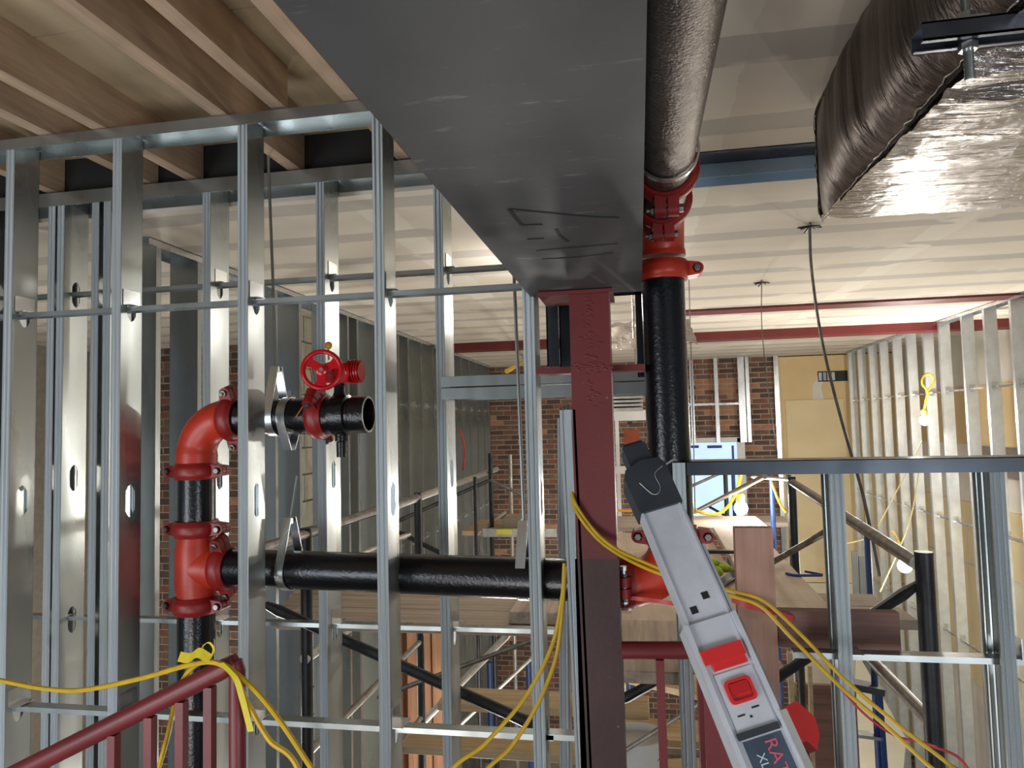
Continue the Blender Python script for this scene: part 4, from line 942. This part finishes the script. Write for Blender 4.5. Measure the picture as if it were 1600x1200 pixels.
# lime glove bundle on deck
c = aZ(1125, 898, DZ+.03); m = M()
for k in range(9): m.sphere(c+Vector((random.uniform(-.05, .05), random.uniform(-.06, .06), .03+random.uniform(-.01, .02))), random.uniform(.022, .036), 10, 7, (1.2, 1, .8))
solo('work_glove', 'lime green and black work glove bundle on the deck', 'glove', m, GREEN)
solo('pry_bar', 'dark flat bar lying beside the lime glove', 'bar', M().bar(aZ(1122, 915, DZ+.012), aZ(1152, 893, DZ+.012), .05, .012), SCAF_DARK)
solo('pry_bar', 'black bar lying on the pale askew plank', 'bar', M().bar(aZ(1090, 862, DZ+.07), aZ(1148, 862, DZ+.07), .04, .02), SCAF_DARK)

# ------------------------------------------------------------------ lamps
def bulb(label, c, r, cordpts=None, loop=None):
    th = Thing('work_lamp', label, 'lamp', Vector(c)-Vector((0, 0, r)), 'temporary work lamps')
    th.part('bulb', M().sphere(c, r, 14, 10), BULB)
    th.part('socket', M().lathe([(r*.55, 0), (r*.6, r*1.2), (r*.35, r*1.5), (.0001, r*1.5)], Vector(c)+Vector((0, 0, r*.7)), (0, 0, 1), 14), YELLOW)
    if cordpts: th.part('cord', M().tube(spline(cordpts, 8), .009, 8), YELLOW)
    return th
c = aY(1158, 800, 6.05); c.z += .03; bulb('glaring work lamp at the far edge of the deck', c, .055)
c = aY(1445, 657, 6.9); t_ = bulb('glowing bulb hung from the channel of the right studs', c, .045, [c+Vector((0, 0, .08)), aY(1447, 625, 6.9), aY(1450, 612, 6.9), aY(1441, 600, 6.9), aY(1443, 588, 6.9), aY(1452, 584, 6.9), aY(1459, 592, 6.9), aY(1455, 604, 6.9), aY(1447, 612, 6.9)])
c = aY(1414, 884, 5.6); bulb('lit bulb behind the dark scaffold top rail', c, .05, [c+Vector((0, 0, .08)), aY(1406, 850, 5.8), aY(1395, 830, 6.2)])
cord('thin_cord', 'thin pale cord slanting through the right studs', [aY(1440, 690, 6.7), aY(1405, 760, 6.5), aY(1372, 822, 6.3)], .005, PALECORD)
cord('thin_cord', 'thin pale cord crossing lower through the right studs', [aY(1436, 735, 6.4), aY(1425, 800, 6.2), aY(1408, 850, 6.0), aY(1375, 925, 5.8)], .005, PALECORD)
cord('thin_cord', 'pale cord looping on the cream lining', [aY(1315, 850, 7), aY(1330, 848, 7), aY(1350, 843, 7)], .007, PALECORD)

# ------------------------------------------------------------------ window area of the back wall
yw = YB-.03
wn = struct('window_1', 'daylit window covered with plastic film and blue tape', M().box((aY(1085, 770, yw).x-.12, yw-.02, aY(1085, 775, yw).z-.3), (aY(1152, 690, yw).x, yw, aY(1085, 692, yw).z)), PANE)
za = aY(1085, 692, yw).z; xa = aY(1158, 692, yw).x
child(wn, 'window_frame', M().box((xa-.06, yw-.06, -1.5), (xa+.04, yw-.021, za+.06)).box((.2, yw-.06, za), (xa+.04, yw-.021, za+.07)), WHITEPAINT)
for (a, b) in ((1078, 1092), (1105, 1128)):
    q = aY(a, 696, yw-.03); q2 = aY(b, 700, yw-.03); child(wn, 'blue_tape', M().box((q.x, yw-.03, q2.z), (q2.x, yw-.022, q.z)), BLUETAPE)
q = aY(1143, 696, yw-.03); q2 = aY(1150, 780, yw-.03); child(wn, 'blue_tape', M().box((q.x, yw-.03, q2.z), (q2.x, yw-.022, q.z)), BLUETAPE)
fs_ = Thing('furring_frame', 'white metal framing in front of the far bricks by the window', 'wall frame', (1.0, yw-.1, -1))
for px, w2 in ((1079, .05), (1117, .05), (1157, .10), (1165, .06)):
    a = aY(px, 562, yw-.08); fs_.part('stud', M().box((a.x-w2/2, yw-.12, za), (a.x+w2/2, yw-.065, CZ-.003)), BRIGHT)
a = aY(1100, 632, yw-.09); fs_.part('rail', M().box((.5, yw-.10, a.z-.015), (aY(1155, 632, yw).x, yw-.07, a.z+.015)), BRIGHT)
# left of the riser: rusty plate with a white frame
q = aY(955, 655, 7.6); th = Thing('white_frame', 'white perforated channel frame holding a rusty plate beyond the column', 'frame', (q.x+.2, 7.6, -1.4))
th.part('channel', M().box((q.x-.3, 7.58, q.z-.02), (q.x+.55, 7.62, q.z+.09)), WHITEPAINT)
c = aY(984, 661, 7.57); th.part('slot', M().box((c.x-.025, 7.575, c.z-.015), (c.x+.025, 7.579, c.z+.015)), INK_SLOT_BLACK)
th.part('post', M().box((aY(965, 700, 7.6).x-.02, 7.60, -1.5), (aY(965, 700, 7.6).x+.02, 7.64, q.z+.2)), WHITEPAINT)
q = aY(956, 736, 7.6); th.part('channel', M().box((q.x-.3, 7.58, q.z-.03), (q.x+.5, 7.62, q.z+.05)), WHITEPAINT)
a = aY(975, 672, 7.8); b = aY(1001, 728, 7.8); th.part('rusty_plate', M().box((a.x, 7.78, b.z), (b.x, 7.80, a.z)), RUST)
# foil duct glimpsed above header behind column
m = M(); a = aY(955, 475, 3.4); b = aY(1003, 560, 3.4)
NG = 26; vs = []
for i in range(NG+1):
    for j in range(NG+1):
        u, v = i/NG, j/NG; vs.append(Vector((a.x-.1+.5*u, 3.4+.55*v+.03*noise.noise(Vector((u*7, v*7, 0))), b.z+.05+.20*v+.05*noise.noise(Vector((u*6, v*9, 3))))))
m.add(vs, [(i*(NG+1)+j, (i+1)*(NG+1)+j, (i+1)*(NG+1)+j+1, i*(NG+1)+j+1) for i in range(NG) for j in range(NG)])
m.tube([(a.x+.1, 3.6, b.z+.12), (a.x+.1, 3.6, CZ)], .006, 6)
solo('foil_duct', 'crumpled silver duct glimpsed between column and riser', 'duct', m, FOIL)
m = M()
for k in range(6):
    a = aY(955, 607+k*6, 5.0); m.box((a.x-.15, 5.0, a.z-.02), (a.x+.22, 5.6, a.z-.004))
for xx in (a.x-.1, a.x+.18): m.tube([(xx, 5.3, a.z-.01), (xx, 5.3, CZ)], .008, 6)
m.box((a.x-.12, 5.29, a.z-.02), (a.x+.2, 5.31, aY(955, 607, 5.0).z))
solo('deck_slats', 'stack of pale metal strips seen below the header beside the riser', 'metal strips', m, SCAF_LIGHT)

# ------------------------------------------------------------------ lower left lumber wall, boards, bucket, step ladder
tw = Thing('timber_partition', 'orange timber stud wall low in the left bay', 'wall frame', (-1.9, 5.6, FLOOR))
for px in (548, 572, 596, 645, 664, 684): a = aY(px, 980, 5.6); tw.part('stud', M().box((a.x-.045, 5.58, FLOOR+.04), (a.x+.045, 5.72, -1.5)), LUM_Z)
tw.part('sheathing', M().box((aY(540, 980, 5.73).x, 5.725, FLOOR+.04), (aY(692, 980, 5.73).x, 5.745, -1.52)), LUM_Z)
tw.part('top_plate', M().box((aY(540, 980, 5.6).x, 5.58, -1.5), (aY(692, 980, 5.6).x, 5.72, -1.46)), LUM_Z)
bk = Thing('paint_bucket', 'white paint bucket below the railing', 'bucket', aZ(1000, 1235, -1.86))
bc = bk.b
bk.part('pail', M().lathe([(.0001, 0), (.115, 0), (.135, .26), (.142, .26), (.142, .28), (.130, .28), (.128, .24), (.0001, .24)], bc, (0, 0, 1), 28), WHITEPAINT)
bk.part('wire_handle', M().tube(arc(bc+Vector((0, 0, .26)), (1, 0, 0), (0, -.8, -.6), .145, 0, 180, 12), .003, 6), SCAF)
sl_ = Thing('step_ladder', 'blue fibreglass step ladder standing at bottom right', 'ladder', (1.75, 4.9, FLOOR+.02))
def sp_(px, py, y=4.9): return aY(px, py, y)
for a, b in ((sp_(1322, 1075), sp_(1290, 1420)), (sp_(1372, 1082), sp_(1405, 1440))):
    b = Vector((b.x, b.y, FLOOR+.02)); sl_.part('rail', M().bar(a, b, .03, .08, (0, 1, 0)), BLUE)
for k in range(6):
    t = .10+.14*k; a = sp_(1322, 1075).lerp(Vector((sp_(1290, 1420).x, 4.9, FLOOR+.02)), t); b = sp_(1372, 1082).lerp(Vector((sp_(1405, 1440).x, 4.9, FLOOR+.02)), t)
    sl_.part('step', M().bar(a, b, .08, .02, (0, 0, 1)), BRIGHT)
sl_.part('cap', M().bar(sp_(1316, 1066), sp_(1378, 1078), .12, .04), BLACK)
solo('drywall_sheet', 'leaning pale drywall offcut behind the step ladder', 'board', M().prism([(0, .05), (.30, -.55), (.22, -1.1), (-.12, -1.1)], aY(1340, 1030, 5.6), (1, 0, 0), (0, 0, 1), (0, 1, 0), 0, .012), CREAM)
bd = aY(1268, 1070, 4.6)
solo('plywood_board', 'brown wood panel standing low behind the timber post', 'board', M().box((bd.x-.12, 4.6, FLOOR), (bd.x+.25, 4.63, bd.z)), PINE_X)
solo('wood_strip', 'thin upright pale wood strip low behind the ladder', 'board', M().box((aY(1231, 1030, 4).x, 4, FLOOR), (aY(1235, 1030, 4).x+.012, 4.03, aY(1233, 1020, 4).z)), LIGHTWOOD)
solo('wood_strip', 'diagonal pale wood strip low behind the ladder', 'board', M().bar(aY(1215, 1035, 4.3), aY(1262, 1110, 4.3), .05, .03), LIGHTWOOD)
solo('wood_strip', 'second upright pale strip beside the low brown panel', 'board', M().bar(aY(1265, 1040, 4.2), aY(1275, 1330, 4.2), .025, .02), LIGHTWOOD)
# loose steel studs leaning on cream lining
for i, (px, lab) in enumerate(((1336, 'tallest loose stud leaning on the cream lining'), (1346, 'second loose stud leaning on the cream lining'))):
    a = aY(px, 862+i*8, 8.5); solo('loose_stud', lab, 'stud', M().box((a.x-.035, 8.5, FLOOR), (a.x+.035, 8.53, a.z)), GALV, 'loose studs against the lining')
# light strip glimpsed, drawn as a yellow rod, and diagonal steel strut left back
a = aY(795, 580, 5.5); solo('yellow_light_strip', 'short yellow light strip glimpsed under the ceiling left of column', 'rod', M().tube([aY(792, 580, 5.5), aZ(822, 563, CZ-.01)], .02, 8), YELLOW)
solo('orange_wire', 'thin red wire looping on the block wall studs', 'wire', M().tube(spline([aY(718, 672, 6.5), aY(726, 700, 6.5), aY(724, 735, 6.5)], 6), .008, 6), REDTAPE)
